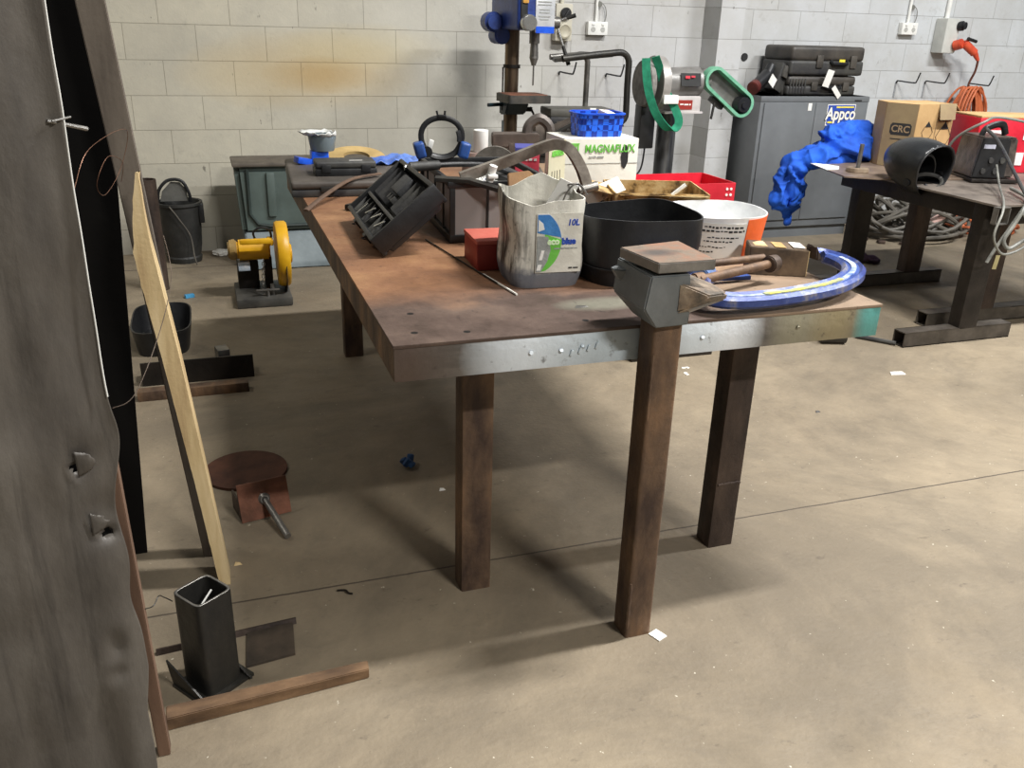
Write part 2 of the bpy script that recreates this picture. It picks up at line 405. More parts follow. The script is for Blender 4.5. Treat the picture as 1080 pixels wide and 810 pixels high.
# ================================================================ main workbench
T = thing('steel_workbench', 'large rust-brown steel welding bench in the middle, grey front edge with overspray and painted sheen', 'workbench', (.32, 1.645, 0), world=True)
x0, x1, y0, y1 = .32, 1.54, 1.645, 3.97
b = B(); b.box(((x0+x1)/2, (y0+y1)/2, .796), (x1-x0, y1-y0, .008), bev=.0015); b.obj('tabletop', top_m, T)
b = B(); b.box(((x0+x1)/2, y0+.006, .755), (x1-x0-.004, .006, .074), bev=.001); b.box(((x0+x1)/2, y0+.03, .72), (x1-x0-.004, .045, .005))
for bx in (.62, .69, .74, 1.04, 1.30): b.cyl((bx, y0+.004, .758+random.uniform(-.008, .012)), (bx, y0-.0015, .758), .0045, seg=8)
for k in range(4): b.box((.715+.02*k, y0+.002, .748+.004*k), (.006, .006, .014), rot=(0, .3, 0), bev=.001)
b.obj('front_rail', rail_m, T)
b = B(); b.box((x0+.005, (y0+y1)/2, .755), (.006, y1-y0-.01, .074)); b.box((x0+.03, (y0+y1)/2, .72), (.045, y1-y0-.01, .005)); b.obj('side_rail', rust, T)
b = B(); b.box((x1-.005, (y0+y1)/2, .755), (.006, y1-y0-.01, .074)); b.box((x1-.03, (y0+y1)/2, .72), (.045, y1-y0-.01, .005)); b.obj('side_rail', rust, T)
b = B(); b.box(((x0+x1)/2, y1-.005, .755), (x1-x0-.02, .006, .074)); b.obj('back_rail', rust, T)
for ly in (2.3, 3.1): 
    b = B(); b.box(((x0+x1)/2, ly, .765), (x1-x0-.03, .05, .05)); b.obj('cross_member', rust_dark, T)
for lx, ly, m in ((.572, 1.905, rust), (1.325, 1.905, rust_dark), (.545, 3.74, rust), (1.325, 3.74, rust)):
    b = B(); b.box((lx, ly, .368), (.082, .07, .736), bev=.007, vert_only=True)
    if lx > 1 and ly < 3: b.tube([(lx-.035+.012*k, ly-.036, .21+.002*(k % 2)) for k in range(7)], .0035, 6)
    b.obj('leg', m, T)
for bx, by in ((.36, 1.70), (.40, 1.68), (.8, 1.70), (.87, 1.72)):
    pass

# ---- post anvil
T = thing('anvil_post', 'rusty square post carrying a grey anvil block, standing against the bench front edge', 'anvil', (.905, 1.59, 0), world=True)
b = B(); b.box((.906, 1.604, .42), (.070, .070, .84), bev=.009, seg=3, vert_only=True)
b.tube([(.871+.003, 1.569, .03+.012*k) for k in range(12)], [.003+.003*math.sin(k*2)**2 for k in range(12)], 6)
b.tube([(.874, 1.569, .60+.012*k) for k in range(14)], [.002+.002*math.sin(k*2)**2 for k in range(14)], 6)
b.obj('post', rust, T)
b = B()
b.hull([(.835, 1.535, .943), (.925, 1.535, .943), (.835, 1.70, .943), (.945, 1.70, .943), (.824, 1.535, .872), (.932, 1.535, .872), (.824, 1.69, .872), (.95, 1.69, .872),
        (.860, 1.545, .826), (.942, 1.55, .826), (.860, 1.65, .826), (.942, 1.65, .826)], .003)
b.obj('anvil_body', anvil_m, T)
b = B(); b.hull([(.90, 1.535, .925), (.90, 1.66, .925), (.965, 1.66, .918), (1.012, 1.59, .903), (1.012, 1.52, .90), (.955, 1.50, .904), (.90, 1.535, .86), (.955, 1.505, .888), (1.01, 1.525, .885), (1.01, 1.59, .88), (.93, 1.64, .84), (.93, 1.56, .845)], .003)
b.obj('heel', M('scuffed_anvil_heel', '5f5a54', '8e7f70', 20, .45, .5, .2, c3='b5a591'), T)
b = B(); b.hull([(.838, 1.64, .928), (.838, 1.70, .928), (.812, 1.685, .925), (.812, 1.665, .925), (.838, 1.66, .885), (.838, 1.69, .885)], .002); b.obj('horn', anvil_m, T)
b = B(); b.hull([(.845, 1.528, .95), (.978, 1.53, .95), (.826, 1.672, .95), (.984, 1.702, .95), (.845, 1.528, .9715), (.978, 1.53, .9715), (.826, 1.672, .9715), (.984, 1.702, .9715)], .0015)
b.obj('top_plate', M('bare_plate_steel', '6e6b67', '918d87', 18, .45, .4, .1), T)
b = B(); b.hull([(.847, 1.530, .9716), (.976, 1.532, .9716), (.828, 1.671, .9716), (.982, 1.700, .9716), (.847, 1.530, .9722), (.976, 1.532, .9722), (.828, 1.671, .9722), (.982, 1.700, .9722)])
b.obj('scorched_face', plate_m, T)
T = B(); T.box((.955, 1.545+.01, .0015), (.03, .035, .003), rot=(0, 0, .4)); tag(T.obj('paper_scrap', white_paper), 'scrap of white paper at the foot of the anvil post', 'paper')

# ================================================================ main bench objects
# ---- cut open jug
def jug():
    T = thing('cut_open_jug', 'cut-open grimy white 10L jug of scrap with a blue and green label', 'jug', (.79, 2.07, .8), R(0))
    W, D = .188, .205
    def top(u):
        x, y = rrect(W, D, 0, u)
        z = .222
        if y > .02: z = .232 + .022*math.exp(-((x-.03)/.035)**2) - .012*math.exp(-((x+.05)/.025)**2)
        else:
            z = .218 - .012*math.exp(-((x+.05)/.03)**2) + .0*x
        return z
    def fn(u, z, t):
        k = 1 - .05*max(0, 1-z*6)**2
        bul = 1+.012*math.sin(z*math.pi)
        x, y = rrect((W-2*t)*k*bul, (D-2*t)*k*bul, 0, u); zt = top(u)
        x += .004*math.sin(z*9+u*6); 
        return x, y, z*zt
    b = B(); b.shell(fn, .24, .003, 14, 64); b.obj('jug_body', jug_m, T)
    # label on the front face, gently following it
    lab = B(); lab.box((.0175, -D/2-.0042, .115), (.119, .0012, .148), rot=(R(.5), 0, 0)); L = lab.obj('paper_label', M('jug_label', 'd6d3c6', 'e2dfd3', 8, .5), T)
    yy = -D/2-.0055
    def flat(name, poly, m, d=0):
        q = B(); q.prism(poly, .0006, Matrix.Translation((0, yy-d, 0)) @ Matrix.Rotation(R(90), 4, 'X')); return q.obj(name, m, T, False)
    left = -.040
    cx, cz, rr = -.062, .118, .085
    pts = [(cx+rr*math.cos(R(a)), cz+rr*math.sin(R(a))) for a in range(-56, 57, 4)]
    pts = [(max(x, left), min(max(z, .044), .186)) for x, z in pts]
    upm = [p for p in pts if p[1] >= .122]; dn = [p for p in pts if p[1] <= .126]
    flat('blue_print', [(left, .142)]+[(.02, .130)]+upm+[(left, .186)], blue_prt2)
    flat('green_print', [(-.02, .138)]+[(-.03, .044)]+dn+[(.022, .124)], green_prt)
    flat('road_print', [(left, .134), (-.012, .132), (-.004, .10), (-.012, .07), (-.028, .044), (left, .044)], grey_prt, .0004)
    flat('white_print', [(left+.002, .175), (-.026, .165), (-.022, .150), (left+.002, .145)], white_paper, .0004)
    flat('road_mark', [(-.028, .098), (-.02, .098), (-.026, .074), (-.034, .074)], white_paper, .0008)
    flat('road_mark', [(-.036, .062), (-.026, .062), (-.030, .048), (-.040, .048)], white_paper, .0008)
    text('lettering', '10L', .021, blue_prt, T, (.052, yy-.0004, .165), bold=.0006, shear=.15)
    text('lettering', 'eco', .021, M('pale_green_print', 'cfe8b8', 'def0cc', 8, .6), T, (.002, yy-.0012, .119), bold=.0012, label='pale green lettering')
    text('lettering', 'blue', .021, blue_prt, T, (.042, yy-.0012, .119), bold=.0012, label='dark blue lettering')
    scribble(.06, .004, grey_prt, T, (.034, yy-.0006, .102), seed=2)
    scribble(.026, .005, black_prt, T, (.058, yy-.0002, .052), seed=3)
    T.rotation_euler = (0, 0, R(-3))
blue_prt2 = M('sky_blue_print', '2f6fb5', '4a8cc8', 14, .5)
jug()
# paper scraps & wire in the jug
b = B(); b.box((.845, 2.09, .99), (.06, .003, .12), rot=(.3, .4, .2)); tag(b.obj('paper_offcut', white_paper), 'white paper offcut standing up inside the cut-open jug', 'paper')
b = B(); b.tube(smoothpath([(.83, 2.06, .82), (.84, 2.05, .99), (.87, 2.04, 1.045), (.90, 2.06, 1.02), (.885, 2.10, 1.00), (.86, 2.09, 1.03), (.885, 2.05, 1.04), (.905, 2.04, 1.015)]), .0022, 6); tag(b.obj('wire_tangle', steel_gr), 'tangle of bent wire sticking out of the jug top', 'wire')

# ---- black tub
def tubfn(u, z, t):
    k = .9+.1*min(1, z*1.6); x, y = rrect((.325-2*t)*k, (.275-2*t)*k, 0, u, 3.4); return x, y, z*(.168+.006*math.sin(u*6.28*2))
b = B(); b.shell(tubfn, .17, .004, 10, 56); b.tube([(*rrect(.326*.965, .276*.965, 0, k/56, 3.4), .045) for k in range(56)], .002, 6, True)
o = b.obj('black_tub', black_pl); o.location = (1.05, 2.05, .8); o.rotation_euler.z = R(3)
tag(o, 'black cut-down plastic tub with thin rim behind the anvil', 'tub')
# ---- white and orange bucket
T = thing('cut_down_bucket', 'shallow white bucket with orange side and printed sheet, right of black tub', 'bucket', (1.385, 2.20, .8), R(0))
def bf(u, z, t):
    r = .128+.018*z-t; a = u*2*math.pi; return r*math.cos(a), r*math.sin(a), z*(.132+.002*math.sin(a*3))
b = B(); b.shell(bf, .13, .003, 6, 64); b.obj('bucket_body', bucket_m, T)
def arcband(name, a0, a1, z0, z1, off, m, rb=.128, sl=.018, h=.132, nseg=14):
    bb = bmesh.new(); V = []
    for zz in (z0, z1):
        for o_ in (off, off+.0012):
            V.append([bb.verts.new(((rb+sl*zz/h+o_)*math.cos(R(a0+(a1-a0)*k/nseg)), (rb+sl*zz/h+o_)*math.sin(R(a0+(a1-a0)*k/nseg)), zz)) for k in range(nseg+1)])
    A, Bo, C2, D = V
    for k in range(nseg):
        bb.faces.new((Bo[k], Bo[k+1], D[k+1], D[k])); bb.faces.new((A[k+1], A[k], C2[k], C2[k+1]))
        bb.faces.new((C2[k], D[k], D[k+1], C2[k+1])); bb.faces.new((A[k], A[k+1], Bo[k+1], Bo[k]))
    bmesh.ops.recalc_face_normals(bb, faces=bb.faces)
    q = B(); q._add(bb); return q.obj(name, m, T)
arcband('orange_side', -83, 20, .001, .128, .0006, orange_pl)
arcband('printed_sheet', -186, -84, .012, .118, .0006, white_paper)
arcband('base_ring', -150, 20, .0, .008, .001, red_m)
for k, (z_, h_, a0, a1) in enumerate(((.107, .008, -132, -90), (.096, .008, -140, -88), (.078, .006, -128, -92), (.066, .006, -132, -100), (.050, .005, -138, -106), (.036, .006, -140, -122))):
    rg = random.Random(k+40); a = a0; b = B(); rr = .128+.018*z_/.132+.0022
    while a < a1:
        da = rg.uniform(1.6, 5); c_ = R(a+da/2); b.box((rr*math.cos(c_), rr*math.sin(c_), z_+rg.uniform(-.001, .001)), (rr*R(da), .0006, h_*rg.uniform(.35, .75)), rot=(0, 0, c_+R(90))); a += da+1.4
    b.obj('printed_text_line', black_prt, T, False)
# ---- red tin box
T = thing('red_tin_box', 'small red tin box with paler lid left of the jug', 'box', (.71, 2.235, .8), R(-3))
b = B(); b.box((0, 0, .035), (.11, .15, .07), bev=.003); b.obj('box_body', red_m, T)
b = B(); b.box((0, 0, .0755), (.114, .154, .011), bev=.003); b.obj('lid', red_pale, T)

# ---- milk crate with clear panels
T = thing('black_framed_crate', 'black framed crate with milky clear panels behind the red tin', 'crate', (.835, 2.72, .8), R(-3))
W, D, H = .32, .50, .18
b = B()
for sx in (-1, 1):
    for sy in (-1, 1): b.box((sx*(W/2-.008), sy*(D/2-.008), H/2), (.016, .016, H), bev=.002)
for z_, hh in ((H-.008, .018), (.012, .024)):
    for sy in (-1, 1): b.box((0, sy*(D/2-.006), z_), (W+.012*(z_ > .1), .014, hh), bev=.002)
    for sx in (-1, 1): b.box((sx*(W/2-.006), 0, z_), (.014, D, hh), bev=.002)
for k in (-.045, .05): b.box((k, -D/2+.004, H/2), (.006, .006, H))
for k in (-.13, 0, .13): b.box((-W/2+.004, k, H/2), (.006, .006, H))
b.box((0, 0, .004), (W-.02, D-.02, .006)); b.obj('crate_frame', black_pl, T)
g = N('milky_clear_panel'); g.b.inputs['Transmission Weight'].default_value = .35; g.out('9a9391', .5); clear = g.m
b = B(); b.box((0, -D/2+.008, H/2), (W-.03, .002, H-.03)); b.obj('clear_panel', clear, T)
b = B(); b.box((-W/2+.012, 0, H/2), (.002, D-.03, H-.03)); b.obj('clear_panel', clear, T)
b = B()
bm = bmesh.new(); bmesh.ops.create_icosphere(bm, subdivisions=4, radius=1)
for v in bm.verts:
    v.co *= 1+.28*noise.noise(v.co*2.2)+.08*noise.noise(v.co*7)
    v.co = Vector((v.co.x*.085, v.co.y*.10, v.co.z*.075))
b._add(bm, Matrix.Translation((.80, 2.66, .90))); T2 = b.obj('plastic_bag', M('clouded_plastic_bag', '8f8f8c', 'b7b7b2', 10, .3, 0, .3)); tag(T2, 'crumpled clear plastic bag with blue logo inside the black framed crate', 'bag')
lp = B(); lp.prism([(.042*math.cos(a/12*math.pi), .02*math.sin(a/12*math.pi)) for a in range(24)], .002, Matrix.Translation((-.01, -.052, .132)) @ Euler((R(48), 0, R(-12))).to_matrix().to_4x4())
lo = lp.obj('blue_logo', blue_prt); lo.parent = T2; lo.location = Vector(lo.location); 
tx = text('lettering', 'MAX', .017, white_paper, T2, (-.012, -.0565, .146), rot=(R(48), 0, R(-12)), bold=.0008)
b = B(); b.box((.915, 2.72, .90), (.09, .34, .14), rot=(.03, 0, .1), bev=.012); tag(b.obj('dark_storage_bin', black_pl2), 'dark glossy storage bin filling the right half of the crate', 'bin')

# ---- open tool case propped on the crate
T = thing('open_tool_case', 'open black moulded tool case propped up at a slant against the crate', 'case', (.42, 2.585, .834), 0)
T.rotation_euler = (0, R(-40), R(-1.5))
W, D, H = .235, .48, .085       # local x up the slope, y along, z = depth towards the viewer
b = B()
b.box((W/2, 0, -.032), (W-.01, D-.01, .008), bev=.003)
for sy in (-1, 1): b.box((W/2, sy*(D/2-.006), -.004), (W, .014, H*.66), bev=.006)
b.hull([(.02, -D/2+.03, -.042), (.02, D/2-.03, -.042), (W-.02, -D/2+.03, -.042), (W-.02, D/2-.03, -.042), (.0, -D/2, -.028), (.0, D/2, -.028), (W, -D/2, -.028), (W, D/2, -.028)], .003)
for sx in (0, 1): b.box((.007+sx*(W-.014), 0, -.008), (.014, D, H*.75), bev=.005)
b.box((W/2, -D/2+.03, -.035), (W*.8, .05, .03), bev=.012)
b.obj('case_shell', black_pl, T)
b = B()
b.box((.085, 0, -.004), (.010, D-.03, .045), bev=.003)
for yy in (-.20, -.14, -.085, .085, .14, .20):
    b.hull([(.095, yy-.012, -.03), (.215, yy-.02, -.03), (.095, yy+.012, -.03), (.215, yy+.02, -.03), (.10, yy, .014), (.21, yy, .018)], .002)
for yy in (-.20, -.14, -.09, -.02, .05, .11, .16, .21): b.box((.045, yy, -.008), (.065, .007, .042), rot=(0, 0, .25*math.sin(yy*40)), bev=.002)
b.box((.155, 0, -.02), (.07, .06, .02), bev=.004)
for k in range(3): b.box((.125, -.03+.03*k, .0), (.02, .012, .03), bev=.002)
b.obj('moulded_inlay', black_pl2, T)
b = B(); b.box((.175, .01, .004), (.062, .10, .035), bev=.006); b.obj('inner_lid', M('dark_grey_plastic', '2d2e30', '3b3c3e', 20, .6), T)
for k in range(4):
    b = B(); b.box((.0+random.uniform(.03, .08), -.15+.09*k, .016), (.05, .006, .003), rot=(0, 0, random.uniform(-1, 1))); b.obj('shiny_clip', steel_br, T)
for yy in (-.10, .10):
    b = B(); b.box((-.004, yy, -.005), (.012, .035, .03), bev=.003); b.tube([(-.012, yy-.012, .0), (-.018, yy, .006), (-.012, yy+.012, .0)], .002, 6); b.obj('latch', black_pl, T)

# ---- rods on the bench
b = B(); b.cyl((.60, 2.53, .8035), (.665, 2.175-.15, .8035), .0022, seg=8); tag(b.obj('dark_rod', steel_dk), 'thin dark rod on the bench between crate and red tin', 'rod')
b = B(); b.cyl((.655, 2.115, .8035), (.681, 1.922, .8035), .0028, seg=8); tag(b.obj('welding_rod', M('white_rod', 'cfcdc4', 'e4e2da', 8, .4)), 'pale welding rod lying beside the jug bottom', 'rod')
# curved strip and pry handle
b = B(); b.tube(smoothpath([(.30, 3.02, .806), (.40, 3.16, .840), (.50, 3.27, .866), (.62, 3.36, .868)]), .011, 8, flat=.4, up=(0, 0, 1)); tag(b.obj('curved_strip', M('brown_leather_strip', '4c3a2e', '6a5444', 14, .7)), 'curved brown flat strip crossing the bench edge at the far left', 'strip')
b = B(); b.box((.49, 2.99, .812), (.13, .035, .022), rot=(0, 0, R(-42)), bev=.007); tag(b.obj('stubby_bar', steel_bk), 'stubby dark bar lying between curved strip and open tool case', 'bar')
# ---- big flat case at the far left corner
T = thing('flat_black_case', 'wide flat dusty black case lying on the far left bench corner', 'case', (.545, 3.57, .8), R(-3))
b = B(); b.box((0, 0, .014), (.50, .60, .028), bev=.008); b.obj('case_bottom', black_pl2, T)
b = B(); b.box((0, 0, .043), (.50, .60, .028), bev=.011, seg=3); b.obj('case_lid', M('dusty_case_lid', '3d3833', '57504a', 6, .6), T)
b = B(); b.box((-.12, -.303, .028), (.05, .008, .02), bev=.002); b.obj('latch', steel_dk, T)
b = B(); b.box((.12, -.303, .028), (.05, .008, .02), bev=.002); b.obj('latch', steel_dk, T)
# small case on it
T = thing('small_black_case', 'small closed black plastic case on top of flat dusty case', 'case', (.50, 3.45, .857), R(-2))
b = B(); b.box((0, 0, .014), (.235, .12, .028), bev=.006); b.obj('case_bottom', black_pl, T)
b = B(); b.box((0, 0, .041), (.23, .115, .026), bev=.009, seg=3); b.obj('case_lid', black_pl2, T)
for sx in (-1, 1):
    b = B(); b.box((sx*.075, -.061, .028), (.035, .008, .028), bev=.003); b.obj('latch', black_pl, T)
b = B(); b.box((.04, -.03, .0545), (.05, .006, .001)); b.obj('label_strip', white_paper, T)
# blue holder with bag, board, blue film
b = B(); b.box((.44, 3.74, .882), (.07, .07, .05), bev=.004); b.box((.37, 3.72, .87), (.06, .05, .025), rot=(0, .2, .3), bev=.004); tag(b.obj('blue_plastic_holder', blue_pl), 'small blue plastic holder under a jar at the far bench end', 'holder')
T = thing('filmed_jar', 'clear jar wrapped in torn plastic film standing on blue holder', 'jar', (.455, 3.74, .907))
T.scale = (.8, .8, .85)
g = N('smoky_film'); g.b.inputs['Transmission Weight'].default_value = .3; g.out('7f8b90', .25); film = g.m
b = B(); b.lathe([(0, 0), (.058, 0), (.062, .01), (.072, .07), (.072, .078), (.066, .078), (.058, .012), (0, .01)], seg=28); b.obj('jar_body', film, T)
b = B()
bm = bmesh.new(); rings = []
for j in range(3):
    rings.append([bm.verts.new(((.073+.010*j+.012*noise.noise(Vector((k*.9, j, 1))))*math.cos(k/30*6.283)+(-.01*j), (.073+.01*j)*math.sin(k/30*6.283), .072+.008*j+.016*noise.noise(Vector((k*.7, j*2, 5))))) for k in range(30)])
for A, C2 in zip(rings, rings[1:]):
    for k in range(30): bm.faces.new((A[k], A[(k+1) % 30], C2[(k+1) % 30], C2[k]))
b._add(bm); o = b.obj('torn_film', M('white_film', 'c9cbc8', 'e6e6e2', 12, .3), T); md = o.modifiers.new('t', 'SOLIDIFY'); md.thickness = .002
b = B(); b.lathe([(.055, 0), (.12, 0), (.12, .012), (.055, .012), (.055, 0)], (.60, 3.78, .866+.0), 36, Matrix.Rotation(R(12), 4, 'X')); tag(b.obj('cardboard_ring', tan_m), 'flat tan ring lying behind the small black case', 'ring')
b = B()
bm = bmesh.new(); bmesh.ops.create_grid(bm, x_segments=20, y_segments=16, size=.5)
for v in bm.verts: v.co = Vector((v.co.x*.20, v.co.y*.2, .02+.022*noise.noise(v.co*5)+.02*(.25-v.co.length_squared)))
b._add(bm, Matrix.Translation((.755, 3.72, .85))); o = b.obj('blue_film', M('blue_film', '3a5fb5', '6f8fd0', 9, .35)); md = o.modifiers.new('t', 'SOLIDIFY'); md.thickness = .003; tag(o, 'crumpled translucent blue film at the far end of the bench', 'film')

# ---- headgear
T = thing('head_harness', 'black ratchet head harness with two blue pads standing on the crate', 'headgear', (.745, 2.90, .985), R(-8))
ring = [(.068*math.sin(a)*(1-.12*math.cos(a)), .0, .068+.066*-math.cos(a)) for a in [2*math.pi*k/40 for k in range(40)]]
b = B(); b.tube(ring, .010, 8, True, flat=.45, up=(0, 1, 0)); b.box((.0, 0, .139), (.03, .014, .01), bev=.002); b.cyl((-.012, 0, .14), (-.016, 0, .156), .0035); b.cyl((.010, 0, .14), (.012, 0, .156), .0035)
b.tube(arc((0, 0, .068), .062, 25, -10, 8, 'XZ'), .014, 8, flat=.5); b.obj('head_band', black_pl, T)
for sx in (-1, 1):
    b = B(); b.box((sx*.074, -.01, .032), (.034, .06, .052), rot=(0, sx*.25, 0), bev=.009, seg=3); b.obj('blue_pad', blue_dk, T)
b = B(); b.cyl((-.052, -.035, .028), (-.052, -.01, .028), .018); b.obj('ratchet_knob', black_pl, T)
b = B(); b.box((-.038, -.012, .05), (.016, .01, .03), rot=(0, .3, 0), bev=.002); b.obj('white_pad', white_pl, T)
b = B(); b.tube(arc((0, 0, .085), .078, 215, 325, 12, 'XZ'), .011, 8, flat=.5); b.obj('lower_strap', black_pl, T)
# ---- hose / torch over the crate
T = thing('welding_torch', 'black torch handle and thick cable lying across the crate top', 'torch', (.60, 2.7, 1.0), world=True)
b = B(); b.cyl((.588, 2.70, .992), (.69, 2.70, .997), .0165, .014, bev=.004); b.obj('handle', black_pl2, T)
b = B(); b.tube(smoothpath([(.685, 2.70, .997), (.76, 2.70, .998), (.84, 2.69, .994), (.90, 2.66, .975), (.955, 2.62, .955)]), .009, 10); b.obj('cable', black_pl, T)
b = B(); b.cyl((.575, 2.70, .992), (.588, 2.70, .992), .009); b.obj('nozzle', steel_br, T)

# ---- big G clamp lying across jug and crate
T = thing('large_clamp', 'large worn grey clamp frame arching from the crate over the jug', 'clamp', (.95, 2.45, .8), world=True)
pth = smoothpath([(.70, 2.50, .99), (.82, 2.49, 1.030), (.945, 2.47, 1.078), (.985, 2.46, 1.086), (1.02, 2.45, 1.072), (1.055, 2.44, 1.02), (1.075, 2.43, .965)], 6)
b = B(); b.tube(pth, .0215, 4, flat=.75, up=(0, 1, 0)); b.obj('frame', M('worn_clamp_steel', '6b6259', '8c847a', 16, .4, .6, .1, c3='a9a299'), T)
b = B(); b.cyl((1.045, 2.425, .955), (1.105, 2.425, .968), .014); b.obj('anvil_pad', steel_gr, T)
b = B(); b.tube([(.63, 2.52, .985), (.72, 2.47, .985), (.82, 2.40, .96)], .02, 6, flat=.5, up=(0, 0, 1)); b.obj('sliding_jaw', steel_dk, T)
b = B(); b.cyl((.775, 2.46, .985), (.785, 2.45, 1.03), .012); b.box((.78, 2.45, 1.0), (.03, .03, .012), bev=.004); b.obj('white_collar', white_pl, T)
b = B(); b.prism([(-.05, -.03), (.03, -.035), (.055, .0), (.02, .032), (-.045, .025)], .012, Matrix.Translation((.865, 2.42, .985)) @ Euler((R(60), 0, 0)).to_matrix().to_4x4(), bev=.002); tag(b.obj('brown_disc_offcut', M('brown_fibre_board', '6b4a25', '84602f', 12, .7)), 'brown fibre board offcut tucked under the large clamp', 'offcut')

# ---- Magnaflux carton
T = thing('white_carton', 'white MAGNAFLUX carton with green print and open side flap', 'carton', (1.325, 2.98, .8), R(-1))
b = B(); b.box((0, 0, .124), (.28, .20, .248), bev=.002); b.obj('carton_body', card_white, T)
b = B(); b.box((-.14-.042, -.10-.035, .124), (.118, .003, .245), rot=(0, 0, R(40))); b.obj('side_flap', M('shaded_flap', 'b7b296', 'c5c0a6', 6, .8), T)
text('lettering', 'MAGNAFLUX', .038, green_prt, T, (.030, -.1015, .213), bold=.0007, sx=.84)
b = B()
for dx, wd in ((-.03, .006), (.03-.006, .006)): b.box((-.105+dx*.55, -.1012, .215), (.005, .0012, .034))
b.box((-.105, -.1012, .231), (.036, .0012, .004)); b.box((-.105, -.1012, .199), (.036, .0012, .004)); b.hull([(-.117, -.1018, .228), (-.093, -.1018, .228), (-.105, -.1018, .212), (-.117, -.1010, .228), (-.093, -.1010, .228), (-.105, -.1010, .212)]); b.obj('logo', green_prt, T)
scribble(.06, .008, grey_prt, T, (-.02, -.1012, .185), seed=4); scribble(.05, .007, grey_prt, T, (.05, -.1012, .10), seed=5)
b = B(); b.box((0, -.1008, .163), (.28, .0008, .0015)); b.obj('printed_line', grey_prt, T)
fm = Matrix.Translation((-.14-.042, -.10-.035, 0))
text('lettering', 'AGNAFLUX', .026, green_prt, T, (-.14-.042+.002, -.1375, .205), rot=(R(90), 0, R(40)), bold=.0012, sx=.6)
b = B()
for k in range(4): b.box((-.14-.042-.025+.014*k, -.1372-.021+.0118*k, .12), (.003, .0015, .055), rot=(0, 0, R(40)))
b.obj('printed_bars', black_prt, T)
b = B(); b.prism([(.014*math.cos(a/14*6.283)*(1+.1*math.sin(a*3)), .042*math.sin(a/14*6.283)) for a in range(14)], .0008, Matrix.Translation((.088, -.1008, .185)) @ Matrix.Rotation(R(90), 4, 'X')); b.obj('black_smudge', black_prt, T, False)
n = N('woven_blue_plastic'); ck = n.node('ShaderNodeTexChecker'); ck.inputs['Scale'].default_value = 48; n.l.new(n.co, ck.inputs[0]); ck.inputs[1].default_value = srgb('0a2f92'); ck.inputs[2].default_value = srgb('2468ea'); woven_m = n.out(ck.outputs[0], .35)
# blue basket on it
T = thing('blue_weave_basket', 'bright blue woven-pattern plastic basket on top of the white carton', 'basket', (1.34, 2.98, 1.048), R(-2))
def wv(u, z, t):
    k = .93+.07*z; x, y = rrect((.175-2*t)*k, (.13-2*t)*k, 0, u, 5)
    if t == 0:
        ch = (int(u*40) + int(z*3.99)) % 2; q = 1.0+(.018 if ch else -.01); x *= q; y *= q
    return x, y, z*.078
b = B(); b.shell(wv, .08, .004, 12, 80); b.obj('basket_body', woven_m, T, angle=20)
b = B(); b.tube([(*rrect(.18, .135, 0, k/40, 5), .078) for k in range(40)], .004, 6, True); b.obj('rim', blue_pl, T)
b = B(); b.box((.03, 0, .078), (.05, .05, .02), rot=(.2, .1, .3), bev=.003); tag(b.obj('white_packet', M('white_packet_print', 'd9c9c2', 'efeae6', 40, .6)), 'white packet poking out of the blue woven basket', 'packet')
bpy.data.objects['white_packet'].location = (1.375, 2.97, 1.105)

# ---- instruction card, blue strip
b = B(); b.box((1.19, 2.56, .925), (.13, .06, .004), rot=(R(38), R(-22), R(-4)), bev=.001); o = b.obj('printed_card', M('printed_card_face', '9a9a96', 'e3e1da', 45, .7, lo=.36, hi=.44)); tag(o, 'creased white printed card leaning on the white carton', 'card')
b = B(); b.box((1.16, 2.68, .90), (.13, .03, .05), rot=(.3, 0, -.1), bev=.004); b.box((1.16, 2.70, .84), (.14, .1, .08), bev=.004); tag(b.obj('dark_blue_packet', M('dark_blue_packet_print', '24356e', '2f4588', 12, .5)), 'dark blue packet in front of the white carton', 'packet')
# ---- stained cardboard tray
T = thing('stained_cardboard_tray', 'oil stained cardboard tray behind the black tub', 'tray', (1.34, 2.50, .8), R(-16))
b = B(); W, D, H = .29, .25, .145
for sx in (-1, 1): b.box((sx*W/2, 0, H/2), (.004, D, H))
for sy in (-1, 1): b.box((0, sy*D/2, H/2), (W, .004, H))
b.box((0, 0, .003), (W, D, .004)); b.obj('tray_body', card_st, T)
b = B(); b.box((.0, -D/2-.014, H-.004), (W-.02, .03, .003), rot=(R(-14), 0, 0)); b.obj('flap', card_st, T)
b = B(); b.box((-W/2-.04, 0, H-.002), (.08, D-.04, .003), rot=(0, R(12), 0)); b.obj('flap', card_st, T)
b = B(); b.cyl((1.27, 2.40, .88), (1.37, 2.36, .975), .006, seg=6); tag(b.obj('white_stick', white_pl), 'white plastic stick leaning out of the stained cardboard tray', 'stick')
